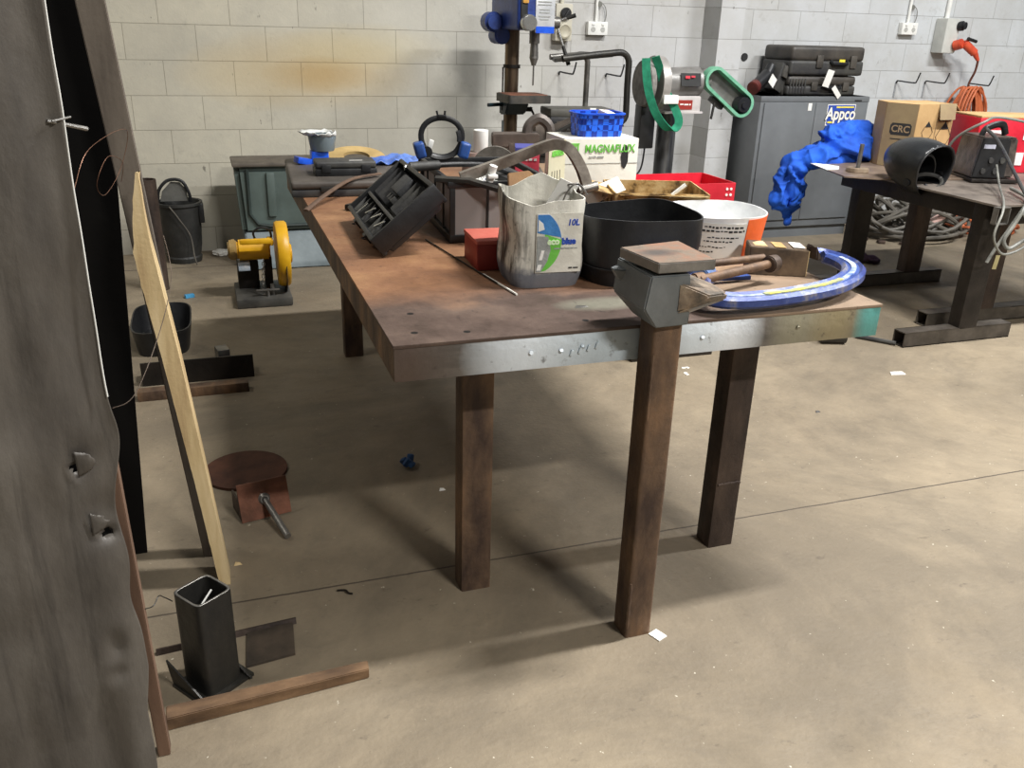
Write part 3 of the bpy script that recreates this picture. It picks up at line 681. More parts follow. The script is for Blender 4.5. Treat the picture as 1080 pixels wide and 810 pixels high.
# ---- red and blue small carton, white cup, disc, rusty vise
T = thing('red_blue_carton', 'small red and blue printed carton beside the white carton flap', 'carton', (1.085, 3.0, .8), R(-18))
b = B(); b.box((0, 0, .096), (.085, .12, .192), bev=.002); b.obj('carton_body', M('red_carton_print', 'c43a4c', 'd8566a', 8, .6), T)
b = B(); b.box((0, 0, .202), (.087, .122, .02), bev=.002); b.obj('blue_band', M('blue_carton_print', '3c3f86', '4a4e9a', 8, .6), T)
scribble(.06, .010, white_paper, T, (0, -.0605, .172), seed=6)
T = thing('bench_vise', 'old brown bench vise at the far end of the cluttered bench', 'vise', (1.22, 3.45, .8), R(-15))
b = B(); b.box((0, 0, .03), (.18, .16, .06), bev=.006); b.box((0, 0, .11), (.11, .11, .12), bev=.012); b.hull([(-.12, -.05, .15), (.07, -.05, .15), (-.12, .05, .15), (.07, .05, .15), (-.12, -.05, .20), (.07, -.05, .205), (-.12, .05, .20), (.07, .05, .205)], .004); b.obj('vise_body', M('worn_brown_paint', '4a413b', '63574f', 12, .55, .2), T)
b = B(); b.tube(smoothpath([(.02, 0, .17), (.03, 0, .23), (.07, 0, .26), (.11, 0, .235), (.12, 0, .19)]), .022, 8); b.obj('moving_jaw', M('vise_jaw_steel', '4b4643', '6a625c', 12, .5, .4), T)
b = B(); b.cyl((.14, -.02, .20), (.23, -.03, .25), .016); b.cyl((.18, -.08, .22), (.20, .05, .23), .006); b.obj('screw_handle', steel_dk, T)
b = B(); b.cyl((.97, 3.3, .8), (.97, 3.3, .952), .04); tag(b.obj('rusty_tin', M('pink_rust_tin', '7a6760', '9b857c', 12, .6)), 'rust-streaked tin carrying a white cup', 'tin')
b = B(); b.lathe([(0, 0), (.028, 0), (.029, .002), (.029, .081), (.027, .083), (.0, .083)], (1.0, 3.29, .952), 28); tag(b.obj('white_cup', white_pl), 'small white cylindrical pot standing on a rusty tin', 'pot')
b = B(); b.cyl((1.0, 3.02, .915), (1.005, 3.03, .925), .085, seg=36); b.bm.transform(Matrix.Identity(4))
o = b.obj('abrasive_disc', M('grey_abrasive_disc', '5a564f', '77726a', 30, .85)); o.rotation_euler = (R(-38), R(15), 0); o.location = (.965, 3.0, .87); tag(o, 'worn grey abrasive disc leaning between torch cable and vise', 'disc')

# ---- wooden block by the clamp
T = thing('grimy_timber_block', 'grimy timber block with paint-marked top near the right bench end', 'block', (1.452, 1.965, .8), R(-24))
b = B(); b.hull([(-.085, -.035, 0), (.07, -.035, 0), (-.085, .045, 0), (.07, .045, 0), (-.085, -.035, .076), (.07, -.035, .072), (-.085, .045, .078), (.07, .045, .074)], .002); b.obj('block_body', M('grimy_timber', '3f342a', '5f4f3e', 14, .7, c3='77644e'), T)
for cx, cy, m_, sz in ((-.055, .012, timber, .035), (-.005, .004, M('yellow_timber_patch', 'a88a58', 'c2a26a', 20, .8), .03), (.045, .01, white_paper, .032)):
    b = B(); b.prism([(cx-sz*.45, cy-.03), (cx+sz*.5, cy-.034), (cx+sz*.4, cy+.028), (cx-sz*.55, cy+.03)], .0015, Matrix.Translation((0, 0, .0755))); b.obj('paint_mark', m_, T)
b = B(); b.box((.0708, .004, .036), (.002, .075, .068)); b.obj('sawn_end', timber, T)
# ---- blue G clamp lying on the bench
T = thing('blue_clamp', 'blue and white chipped G-clamp lying at the bench front right', 'clamp', (1.3, 1.75, .8), world=True)
pth = smoothpath([(1.165, 1.85, .842), (1.10, 1.79, .842), (1.075, 1.70, .838), (1.12, 1.665, .833), (1.25, 1.665, .832), (1.40, 1.69, .836), (1.50, 1.735, .842), (1.555, 1.79, .848), (1.568, 1.85, .852), (1.552, 1.905, .856), (1.525, 1.905, .862)], 6)
nn = len(pth)
b = B(); b.tube(pth, [.030 if i < nn*.85 else .030-.012*(i-nn*.85)/(nn*.15) for i in range(nn)], 4, flat=.42, up=(0, 0, 1)); b.obj('frame', blue_ol, T)
rimp = [Vector(p)+Vector((0, 0, .0)) for p in pth]
def offs(pth, d, dz):
    out = []
    for i, p in enumerate(pth):
        t = (pth[min(i+1, len(pth)-1)]-pth[max(i-1, 0)]).normalized(); nrm = t.cross(Vector((0, 0, 1))); out.append(p+nrm*d+Vector((0, 0, dz)))
    return out
b = B(); b.tube(offs(pth, .021, .0), .010, 6, flat=1.5, up=(0, 0, 1)); b.tube(offs(pth, -.021, .0), .010, 6, flat=1.5, up=(0, 0, 1)); b.obj('rib', M('scuffed_blue_rib', '2a3a7a', '3f5290', 22, .4, .1, .1, lo=.38, hi=.66, c3='8b8784'), T)
b = B(); b.tube(offs(pth[12:50], .0, .0105), .009, 4, flat=.3, up=(0, 0, 1)); b.obj('web', M('scratched_pale_blue', '5570a8', 'b9c4d8', 26, .4, .1, .1, lo=.4, hi=.55), T)
b = B(); b.tube(offs(pth[22:34], .0, .0125), .009, 4, flat=.3, up=(0, 0, 1)); b.obj('yellow_mark', M('faded_yellow_lettering', '9aa07a', 'd8cf62', 40, .5, lo=.45, hi=.55), T)
b = B(); b.cyl((1.115, 1.81, .85), (1.165, 1.86, .85), .024, bev=.003); b.obj('blue_collar', M('worn_light_blue', '4f6a9c', '7f93b8', 25, .45), T)
b = B(); b.cyl((1.10, 1.785, .85), (1.37, 1.88, .852), .0115); b.cyl((1.085, 1.79, .85), (1.12, 1.80, .85), .016, bev=.004); b.obj('screw', rust, T)
b = B(); b.cyl((1.16, 1.90, .855), (1.36, 1.905, .862), .010); b.obj('tommy_bar', rust, T)
b = B(); b.hull([(1.535, 1.885, .85), (1.515, 1.885, .85), (1.51, 1.93, .85), (1.53, 1.93, .85), (1.515, 1.89, .885), (1.50, 1.92, .89), (1.51, 1.925, .888)], .003); b.obj('anvil_tip', rust_dark, T)
b = B(); b.cyl((1.355, 1.872, .852), (1.385, 1.884, .852), .022, bev=.003); b.obj('swivel_pad', rust_dark, T)
b = B(); b.box((1.24, 1.945, .8055), (.20, .04, .011), rot=(0, 0, -.1), bev=.002); tag(b.obj('blue_flat_bar', blue_ol), 'short blue painted bar under the clamp screw', 'bar')
# bits on the bench
for i, (px, py, ang, lb) in enumerate(((.80, 1.80, .5, 'small pale metal chip on the bench in front of the jug'), (.985, 1.885, 1.2, 'tiny white pebble-like bead beside the black tub'))):
    b = B(); b.hull([(px-.018+i*.012, py-.006, .8005), (px+.018-i*.012, py-.004, .8005), (px+.012-i*.006, py+.008, .8005), (px-.01, py+.008, .803+.008*i), (px+.01-i*.006, py, .803+.008*i)]); tag(b.obj('metal_chip' if not i else 'white_bead', steel_gr if not i else white_pl), lb, 'chip' if not i else 'bead')

# ================================================================ back wall: electrics and hooks
def conduit(T, x, z0, z1, r=.011, m=None):
    b = B(); b.cyl((x, 5.845, z0), (x, 5.845, z1), r, seg=12); b.obj('conduit', m or white_pl, T)
def outlet(x, z, label, zt=3.2):
    T = thing('power_outlet', label, 'power outlet', (x, 5.86, z-.04), world=True)
    b = B(); b.box((x, 5.838, z), (.145, .044, .085), bev=.006); b.obj('outlet_box', white_pl, T)
    b = B()
    for dx in (-.035, .035):
        b.cyl((x+dx, 5.817, z-.008), (x+dx, 5.8145, z-.008), .017, seg=16)
    b.obj('socket_face', M('socket_shadow_grey', '9c9c98', 'b5b5b0', 9, .5), T)
    for dx in (-.035, .035):
        b = B(); b.box((x+dx, 5.813, z+.024), (.018, .006, .012), bev=.002); b.obj('switch', white_pl, T)
    conduit(T, x-.005, z+.04, zt)
    b = B(); b.tube(smoothpath([(x+.01, 5.85, z+.17), (x+.05, 5.84, z+.14), (x+.065, 5.84, z+.09), (x+.06, 5.85, z+.03)]), .003, 6); b.cyl((x+.012, 5.853, z+.15), (x+.012, 5.835, z+.15), .018, seg=12); b.obj('data_cable', grey_cb2, T)
outlet(2.583, 1.40, 'white double power outlet between drill press and belt sander')
outlet(5.175, 1.462, 'white double power outlet above the cardboard box on the right')
T = thing('isolator_switch', 'beige industrial switch and round socket unit beside the drill press', 'switch', (2.315, 5.86, 1.32), world=True)
x, z = 2.325, 1.43
b = B(); b.box((x, 5.825, z), (.12, .07, .23), bev=.012); b.obj('switch_box', beige_pl, T)
b = B(); b.cyl((x+.005, 5.79, z+.055), (x+.005, 5.765, z+.055), .036, seg=24, bev=.004); b.box((x+.005, 5.758, z+.055), (.012, .02, .06), rot=(0, .6, 0), bev=.003); b.obj('rotary_knob', black_pl, T)
b = B(); b.lathe([(0, 0), (.046, 0), (.048, .02), (.038, .024), (.03, .018), (0, .018)], (x, 5.79, z-.052), 24, Matrix.Rotation(R(90), 4, 'X')); b.obj('socket_cover', M('socket_cover_beige', 'a39d88', 'bdb7a4', 9, .5), T)
conduit(T, x, z+.11, 3.2, .014, beige_pl)
T = thing('industrial_socket', 'pale grey industrial socket box feeding the orange plug', 'socket', (5.53, 5.86, 1.32), world=True)
x, z = 5.545, 1.42
b = B(); b.box((x-.03, 5.80, z), (.13, .12, .25), bev=.012); b.obj('socket_box', M('pale_grey_box', 'b9bab4', 'cfd0ca', 6, .5), T)
b = B(); b.cyl((x+.03, 5.75, z+.07), (x+.045, 5.715, z+.075), .036, seg=22, bev=.004); b.cyl((x+.045, 5.715, z+.075), (x+.05, 5.70, z+.075), .026, seg=22); b.obj('rotary_knob', black_pl, T)
conduit(T, x-.01, z+.12, 3.2, .018)
T = thing('extension_lead', 'orange extension lead plugged in and coiled over a wall hook', 'cable', (5.75, 5.8, .85), world=True)
b = B(); b.cyl((5.56, 5.74, 1.35), (5.58, 5.68, 1.37), .038, bev=.006); b.cyl((5.60, 5.69, 1.375), (5.70, 5.66, 1.30), .032, .03, bev=.006); b.cyl((5.70, 5.66, 1.30), (5.735, 5.65, 1.25), .022, .012); b.obj('plug', M('orange_red_plug', 'b8402a', 'd85a38', 12, .45), T)
b = B(); b.cyl((5.60, 5.66, 1.405), (5.68, 5.65, 1.385), .012); b.obj('plug_catch', black_pl, T)
b = B(); b.tube(smoothpath([(5.735, 5.65, 1.25), (5.75, 5.67, 1.17), (5.745, 5.70, 1.08), (5.76, 5.71, 1.02)]), .009, 8); b.obj('lead', M('dark_red_brown_lead', '4e2a1e', '6a3a2a', 9, .6), T)
random.seed(5)
for k in range(20):
    wx = random.uniform(.055, .15); hh = random.uniform(.15, .21); cx = 5.80+random.uniform(-.06, .06); tw = random.uniform(-.5, .5); yo = random.uniform(-.05, .04); tl = random.uniform(-.18, .18)
    pts = []
    for j in range(26):
        t = 2*math.pi*j/26; u = math.sin(t)*wx*(1-.25*math.cos(t)); v = math.cos(t)*hh
        pts.append((cx+u*math.cos(tw)+v*math.sin(tl)*.5, 5.72+yo+u*math.sin(tw), 1.05-hh+v+random.uniform(-.002, .002)))
    b = B(); b.tube(smoothpath(pts+[pts[0]], 2)[:-1], .009, 7, True); b.obj('cable_loop', orange_cb, T)
def hook(x, z, label, drop=.1, group='wire wall hooks'):
    T = thing('wall_hook', label, 'hook', (x, 5.86, z-drop), world=True)
    b = B(); b.tube(smoothpath([(x, 5.852, z-.02), (x+.001, 5.850, z-.006), (x+.002, 5.842, z), (x+.01, 5.80, z-.002), (x+.03, 5.70, z-.006), (x+.035, 5.68, z+.004), (x+.045, 5.665, z+.07)], 5), .0055, 7); b.obj('bent_wire', black_pl, T)
    b = B(); b.box((x, 5.857, z-drop/2), (.012, .006, drop*.9)); b.obj('wall_strip', M('painted_strip', '8f9295', 'a2a5a8', 8, .6), T)
hook(5.175, 1.085, 'black wire wall hook above cardboard box, left of the two empty ones', .13)
hook(5.455, 1.085, 'black wire wall hook between empty hook and orange coil', .13)
hook(5.90, 1.07, 'black wire wall hook holding the orange coiled lead', .08)
hook(2.33, 1.12, 'black wire wall hook under the bent tube frame, left one', .01)
hook(2.68, 1.11, 'black wire wall hook seen through the bent tube frame', .01)
b = B(); b.cyl((3.775, 5.862, 1.237), (3.775, 5.852, 1.237), .027, seg=10); tag(b.obj('cable_hole', black_prt), 'round black cable hole in the wall above the locker left side', 'hole')

# ================================================================ drill press
T = thing('drill_press', 'blue and brown pedestal drill press against the back wall', 'drill press', (1.78, 5.3, 0), world=True)
X, Y = 1.800, 5.30
b = B(); b.box((X, Y-.08, .03), (.32, .46, .06), bev=.015); b.obj('base', drill_bl, T)
b = B(); b.cyl((X, Y, .05), (X, Y, 1.42), .043, seg=28); b.obj('column', drill_br, T)
b = B(); b.cyl((X-.055, Y, .92), (X-.055, Y, 1.17), .005, seg=6); b.cyl((X, Y, 1.165), (X, Y, 1.185), .052, seg=24); b.obj('column_collar', steel_bk, T)
b = B(); b.box((X+.02, Y-.17, 1.005), (.265, .25, .045), bev=.02, seg=3, vert_only=True); b.obj('table', M('drill_table_grey', '3c3d3c', '5c564f', 12, .5, .4), T)
b = B(); b.box((X+.015, Y-.17, 1.0285), (.235, .22, .003), bev=.001); b.obj('table_inset', rust_or, T)
b = B(); b.hull([(X-.055, Y-.12, .982), (X+.085, Y-.12, .982), (X-.055, Y+.06, .982), (X+.085, Y+.06, .982), (X-.055, Y-.06, .90), (X+.075, Y-.06, .90), (X-.055, Y+.06, .89), (X+.075, Y+.06, .89)], .008); b.cyl((X-.055, Y, .955), (X-.16, Y-.05, .955), .011); b.obj('table_bracket', M('dark_teal_casting', '12222a', '21363e', 10, .45), T)
b = B(); b.cyl((X+.08, Y-.04, .93), (X+.12, Y-.06, .93), .014); b.box((X+.125, Y-.06, .91), (.012, .012, .08), rot=(0, -.5, 0), bev=.003); b.cyl((X+.14, Y-.06, .873), (X+.23, Y-.08, .865), .009); b.obj('crank_handle', steel_bk, T)
b = B(); b.box((X, Y+.02, .78), (.09, .05, .16), bev=.01); b.obj('motor_guard', M('pale_blue_spray_steel', '5c6672', '8b98a5', 9, .4, .4), T)
b = B(); b.box((X+.01, Y-.10, 1.50), (.20, .50, .24), bev=.025, seg=3); b.obj('head_casting', drill_bl, T)
b = B(); b.box((X+.07, Y-.352, 1.47), (.115, .008, .20), bev=.003); b.obj('front_plate', M('silver_front_plate', 'b9bcc0', 'd6d8da', 9, .3, .3), T)
b = B(); b.box((X+.07, Y-.357, 1.385), (.11, .004, .035)); b.obj('blue_strip', blue_pl, T)
b = B(); 
for k, (zz, ww) in enumerate(((1.53, .08), (1.515, .08), (1.49, .06), (1.475, .06), (1.455, .07), (1.44, .05))): b.box((X+.065, Y-.357, zz), (ww, .003, .005))
b.obj('printed_text_lines', grey_prt, T)
b = B(); b.box((X-.055, Y-.354, 1.48), (.04, .01, .19), bev=.003); b.obj('black_panel', black_pl, T)
b = B(); b.box((X-.05, Y-.362, 1.545), (.035, .01, .05), bev=.003); b.obj('amber_switch', M('amber_plastic', 'b8863a', 'd6a455', 9, .4), T)
b = B(); b.cyl((X-.035, Y-.36, 1.42), (X-.035, Y-.40, 1.42), .045, .043, seg=24, bev=.004); b.obj('depth_dial', steel_br, T)
b = B(); b.cyl((X+.11, Y-.18, 1.425), (X+.22, Y-.19, 1.425), .038, .034, seg=24, bev=.004); b.obj('feed_hub', steel_gr, T)
for ang, ln in ((115, .26), (-57, .25), (10, .12)):
    d = Vector((math.cos(R(ang))*.5, -.15, math.sin(R(ang)))).normalized(); p0 = Vector((X+.20, Y-.19, 1.43)); pm = p0+d*ln*.55; p1 = p0+d*ln
    b = B(); b.cyl(p0, pm, .007, seg=10); b.obj('feed_spoke', steel_br, T)
    b = B(); b.cyl(pm, p1, .010, .013, seg=12, bev=.002); b.obj('spoke_grip', steel_dk, T)
b = B(); b.cyl((X+.06, Y-.22, 1.39), (X+.06, Y-.22, 1.31), .03, seg=20); b.cyl((X+.06, Y-.22, 1.31), (X+.06, Y-.22, 1.23), .022, .026, seg=20); b.cyl((X+.06, Y-.22, 1.23), (X+.06, Y-.22, 1.19), .026, .012, seg=20); b.cyl((X+.06, Y-.22, 1.19), (X+.06, Y-.22, 1.08), .005, seg=8); b.obj('chuck', steel_gr, T)
b = B(); b.cyl((X-.135, Y+.05, 1.42), (X-.135, Y-.06, 1.42), .055, seg=24, bev=.008); b.cyl((X-.135, Y-.06, 1.42), (X-.135, Y-.08, 1.42), .042, seg=24); b.cyl((X-.075, Y+.1, 1.345), (X-.075, Y-.04, 1.345), .048, seg=24, bev=.008); b.obj('motor', drill_bl, T)

# ================================================================ bent tube trolley frame
T = thing('tube_frame_stand', 'dark bent-tube stand with a steel top shelf behind the white carton', 'stand', (2.15, 5.0, 0), world=True)
b = B(); b.tube([(1.98, 4.93, 1.235), (2.2, 4.93, 1.262), (2.33, 4.93, 1.275)]+arc((2.34, 4.93, 1.215), .06, 90, 0, 8, 'XZ')+[(2.40, 4.93, 1.1), (2.405, 4.93, .95)]+arc((2.355, 4.93, .93), .05, 0, -90, 6, 'XZ')+[(2.2, 4.93, .875), (1.95, 4.93, .86)], .019, 12); b.obj('near_tube', steel_dk, T)
b = B(); b.tube([(2.0, 5.18, 1.235), (2.18, 5.18, 1.25)]+arc((2.20, 5.18, 1.205), .045, 90, 0, 8, 'XZ')+[(2.245, 5.18, 1.1), (2.245, 5.18, .88)], .017, 12); b.obj('far_tube', steel_gr, T)
b = B(); b.hull([(1.93, 4.93, 1.215), (2.30, 4.93, 1.25), (2.02, 5.20, 1.215), (2.2, 5.2, 1.25), (1.93, 4.93, 1.235), (2.30, 4.93, 1.27), (2.02, 5.20, 1.235), (2.2, 5.2, 1.27)], .002); b.obj('shelf', steel_dk, T)
for lx, ly in ((1.97, 4.93), (2.36, 4.93), (1.97, 5.18), (2.36, 5.18)):
    b = B(); b.box((lx, ly, .43), (.035, .035, .86), bev=.003); b.obj('leg', steel_bk, T)
b = B(); b.box((2.165, 5.055, .866), (.44, .30, .012), bev=.002); b.obj('lower_shelf', steel_bk, T)
T = thing('closed_tool_case', 'long closed dark tool case with a small white sticker on the tube stand', 'case', (2.13, 5.03, .872), R(-4))
b = B(); b.box((0, 0, .022), (.40, .22, .044), bev=.008); b.obj('case_bottom', black_pl2, T)
b = B(); b.box((0, 0, .066), (.40, .22, .044), bev=.010); b.obj('case_lid', M('dark_grey_lid', '45443f', '57554f', 9, .5), T)
b = B(); b.box((.06, -.112, .07), (.038, .002, .05)); b.obj('sticker', white_paper, T)
T = thing('cluttered_side_bench', 'low dark side bench behind the white carton carrying scrap parts', 'bench', (2.1, 4.55, 0), world=True)
b = B(); b.box((1.90, 4.5, .80), (.56, .4, .03), bev=.003); b.obj('bench_top', steel_dk, T)
for lx in (1.66, 2.14):
    for ly in (4.34, 4.66):
        b = B(); b.box((lx, ly, .3925), (.05, .05, .785), bev=.003); b.obj('leg', steel_bk, T)
b = B(); b.box((1.70, 4.5, .87), (.16, .12, .11), rot=(0, 0, .3), bev=.02); b.cyl((1.72, 4.45, .88), (1.86, 4.4, .95), .03); b.cyl((1.85, 4.52, .815), (1.85, 4.52, .93), .05); b.tube(smoothpath([(1.8, 4.4, .84), (1.9, 4.38, .95), (2.0, 4.4, .93), (2.1, 4.4, .85)]), .02, 8); tag(b.obj('scrap_castings', M('oily_brown_castings', '3a342e', '5d534a', 10, .6, .3)), 'oily brown cast machine part between vise and tool case', 'casting')

# ================================================================ pedestal grinder with belt
T = thing('belt_grinder', 'grey pedestal grinder with a green belt arm, mounted on a steel post', 'grinder', (2.74, 5.0, 0), world=True)
b = B(); b.cyl((2.735, 5.02, .01), (2.735, 5.02, .94), .06, seg=24); b.box((2.735, 5.02, .006), (.35, .35, .012)); b.obj('pedestal', M('bare_grey_post', '3f4042', '77797b', 8, .35, .7, stretch=(3, 3, .4)), T)
b = B(); b.box((2.80, 5.0, .985), (.20, .17, .10), bev=.01); b.box((2.78, 5.0, .94), (.26, .2, .012), bev=.002); b.obj('machine_base', M('pale_grey_base', 'b5b0ad', 'cfcac7', 9, .4), T)
b = B(); b.box((2.79, 4.914, .985), (.10, .004, .055)); b.obj('red_badge', red_m, T)
scribble(.07, .012, white_paper, T, (2.79, 4.9115, .988), seed=7)
b = B(); b.cyl((2.66, 5.0, 1.105), (2.92, 5.0, 1.115), .088, seg=32, bev=.015); b.cyl((2.92, 5.0, 1.115), (2.99, 5.0, 1.118), .04); b.obj('motor', mach_gr, T)
b = B(); b.prism([(-.06, -.038), (.075, -.038), (.075, .038), (-.06, .038)], .002, Matrix.Translation((2.805, 4.910, 1.13)) @ Matrix.Rotation(R(75), 4, 'X')); b.obj('badge_plate', black_prt, T)
scribble(.07, .018, red_br, T, (2.805, 4.9035, 1.146), rot=(R(75), 0, 0), seed=8); scribble(.09, .009, white_paper, T, (2.81, 4.909, 1.118), rot=(R(75), 0, 0), seed=9)
b = B(); b.cyl((2.53, 5.0, 1.10), (2.565, 5.0, 1.10), .135, seg=40, bev=.004); b.obj('grinding_wheel', M('grey_grinding_wheel', '6d6a66', '8f8c87', 30, .8), T)
b = B()
for sx, wd in ((2.60, .05),):
    b.lathe([(.05, 0), (.155, 0), (.155, wd), (.05, wd)], (sx, 5.0, 1.105), 40, Matrix.Rotation(R(90), 4, 'Y'))
b.obj('wheel_guard', M('pale_guard', '97938f', 'b3afaa', 10, .4, .3), T)
b = B(); b.box((2.66, 4.90, 1.02), (.10, .10, .05), bev=.005); b.obj('tool_rest', white_pl, T)
# hanging belt
pts = smoothpath([(x_, y_, z_) for (x_, z_), y_ in zip([(2.470, 1.250), (2.482, 1.153), (2.511, 1.047), (2.565, .94), (2.63, .868), (2.678, .846), (2.714, .862), (2.722, .906), (2.69, .985), (2.64, 1.07), (2.60, 1.17), (2.545, 1.258)], [4.85, 4.85, 4.85, 4.85, 4.85, 4.85, 4.85, 4.85, 4.87, 4.90, 4.90, 4.88])], 4)
b = B(); b.tube(pts, .004, 4, False, flat=8.5, up=(.85, -.5, 0)); o = b.obj('spare_belt', grn_belt, None)
tag(o, 'spare green abrasive belt draped over the grinder, hanging as a loop', 'belt')
# belt arm
b = B(); A0 = Vector((2.985, 4.97, 1.135)); A1 = Vector((3.20, 4.95, .985)); ax_ = (A1-A0).normalized(); 
mt = Matrix.Translation(A0) @ Matrix.Rotation(math.atan2(-(A1-A0).z, (A1-A0).x), 4, 'Y')
L = (A1-A0).length
q = B(); q.bm.free(); 
q = B(); poly = [(x_, z_) for x_, y_, z_ in arc((L, 0, 0), .062, -90, 90, 12, 'XZ')]+[(x_, z_) for x_, y_, z_ in arc((0, 0, 0), .058, 90, 270, 12, 'XZ')]
pm = mt @ Matrix.Translation((0, .05, 0)) @ Matrix.Rotation(R(90), 4, 'X')
q.prism([(a_*1., c_) for a_, c_ in poly], .05, pm, bev=.003); q.obj('belt_arm', mach_gr, T)
pts = [mt @ Vector((a_*1.0, -.03, c_*1.12)) for a_, c_ in poly]
b = B(); b.tube(pts, .013, 4, True, flat=3.2, up=mt.to_3x3() @ Vector((0, 1, 0))); b.obj('abrasive_belt', grn_belt2, T)
b = B(); b.cyl(mt @ Vector((L, -.0, 0)), mt @ Vector((L, -.07, 0)), .047, seg=24, bev=.004); b.cyl(mt @ Vector((L, -.07, 0)), mt @ Vector((L, -.08, 0)), .02); b.obj('contact_wheel', black_pl, T)
b = B(); b.box(mt @ Vector((.12, -.01, -.09)), (.10, .05, .03), rot=(0, .6, 0), bev=.004); b.cyl(mt @ Vector((.10, -.03, -.10)), mt @ Vector((.14, -.04, -.19)), .008); b.obj('tracking_lever', steel_dk, T)
b = B(); b.box((2.58, 5.02, .85), (.10, .09, .26), bev=.008); b.obj('switch_box', black_pl, T)
b = B(); b.tube(smoothpath([(2.58, 4.99, .72), (2.56, 4.98, .60), (2.50, 4.98, .5), (2.52, 4.98, .3), (2.5, 5.0, .02)]), .006, 6); b.obj('power_cable', black_pl, T)

# ---- red crate behind the cardboard tray
T = thing('red_parts_crate', 'bright red open parts crate standing beyond the stained tray', 'crate', (2.06, 3.35, 0), world=True)
T.location = (1.95, 3.35, 0)
b = B(); b.box((1.95, 3.45, .345), (.42, .26, .69), bev=.004); b.obj('stand', steel_bk, T)
b = B(); W, D = .44, .28; cx, cy, zb, zt = 1.945, 3.45, .69, .800
for sx in (-1, 1): b.box((cx+sx*W/2, cy, (zb+zt)/2), (.006, D, zt-zb))
for sy in (-1, 1): b.box((cx, cy+sy*D/2, (zb+zt)/2), (W, .006, zt-zb))
b.box((cx, cy, zb+.004), (W, D, .008)); b.obj('crate_body', red_br, T)
for dz in (.775, .75):
    for dx in (.18, .20): 
        b = B(); b.cyl((cx+dx, cy-D/2-.001, dz), (cx+dx, cy-D/2-.006, dz), .006, seg=8); b.obj('white_rivet', white_pl, T)

# ================================================================ locker
T = thing('steel_locker', 'grey two-door steel locker with an Appco sticker against the back wall', 'cabinet', (3.655, 5.40, 0), 0)
W, D, H = .905, .43, 1.0
b = B(); b.box((W/2, D/2, H/2+.04), (W, D, H-.08), bev=.004); b.box((W/2, D/2+.01, .06), (W-.01, D-.02, .12)); b.box((W/2, D/2-.002, H-.018), (W+.004, D+.004, .036), bev=.003); b.obj('locker_body', locker_m, T)
for k, dx in enumerate((.028, .028+.425)):
    b = B(); b.box((dx+.2105, -.005, .545), (.421, .012, .82), bev=.002); d_ = b.obj('door', locker_m, T)
    if k == 0:
        b = B(); b.box((dx+.395, -.014, .48), (.02, .008, .06), bev=.002); h_ = b.obj('door_handle', steel_dk, d_)
b = B(); b.box((.81, -.004, .972), (.06, .003, .010)); b.obj('maker_badge', black_prt, T)
b = B(); b.box((.40, -.0125, .93), (.03, .0015, .05)); b.obj('small_sticker', white_paper, T)
b = B(); b.box((.67, -.0122, .875), (.24, .001, .145)); b.obj('sticker_edge', white_paper, T)
b = B(); b.box((.67, -.013, .875), (.228, .001, .133)); b.obj('sticker_blue', blue_prt, T)
b = B(); b.box((.70, -.0138, .928), (.15, .001, .010)); b.box((.595, -.0138, .825), (.06, .001, .012)); b.obj('sticker_yellow_bar', yellow_pr, T)
text('lettering', 'Appco', .118, black_prt, T, (.668, -.0142, .880), bold=.0065, sx=.80, label='black outline of lettering', shear=.1)
text('lettering', 'Appco', .118, white_paper, T, (.668, -.0156, .880), bold=.0028, sx=.80, label='white lettering', shear=.1)
scribble(.09, .016, white_paper, T, (.72, -.0138, .82), seed=10)
# cases on the locker
def bigcase(name, label, loc, rz, W, D, H, ribs):
    T = thing(name, label, 'case', loc, rz, group='black power tool cases on the locker')
    b = B(); b.box((0, 0, H*.26), (W, D, H*.50), bev=.022, seg=3); b.obj('case_bottom', black_pl2, T)
    b = B(); b.box((0, 0, H*.74), (W*.995, D*.99, H*.50), bev=.028, seg=3); b.obj('case_lid', M('dusty_black_case_lid', '2c2a28', '4a453f', 7, .5), T)
    b = B()
    for k in range(ribs): b.box((-W*.46+W*.03*k*1.4, -D/2+.003, H*.5), (.012, .014, H*.7), bev=.004)
    b.obj('moulded_ribs', black_pl2, T)
    for sx in (-.12, .34):
        b = B(); b.box((W*sx, -D/2-.004, H*.48), (.05, .014, H*.42), bev=.004); b.obj('latch', M('latch_dark', '35322e', '57524b', 9, .5), T)
    b = B(); b.tube([(W*.03, -D/2, H*.5), (W*.05, -D/2-.02, H*.42), (W*.24, -D/2-.02, H*.42), (W*.26, -D/2, H*.5)], .012, 8); b.obj('handle', black_pl, T)
    return T
A = bigcase('power_tool_case', 'lower of the two black power tool cases on the locker', (4.165, 5.60, 1.0), R(-1), .57, .34, .135, 6)
Bc = bigcase('power_tool_case', 'upper black power tool case with yellow mark, topmost on the locker', (4.18, 5.60, 1.135), R(-1.5), .60, .36, .195, 0)
b = B(); b.box((4.26, 5.412, 1.215), (.045, .004, .035)); o = b.obj('yellow_mark', yellow_pr, None); 
o.parent = Bc; o.matrix_parent_inverse = Matrix(); o.location = (.10, -.197, .075)
b = B(); b.box((4.17, 5.385, 1.12), (.055, .002, .115), rot=(.1, .22, 0)); o = tag(b.obj('white_tag', white_paper), 'white rectangular tag hanging from the upper case handle', 'tag')
b = B(); b.box((4.255, 5.385, 1.03), (.035, .002, .10), rot=(.1, -.8, 0)); o = tag(b.obj('white_tag', white_paper), 'narrow slanted white tag in front of the lower case', 'tag')
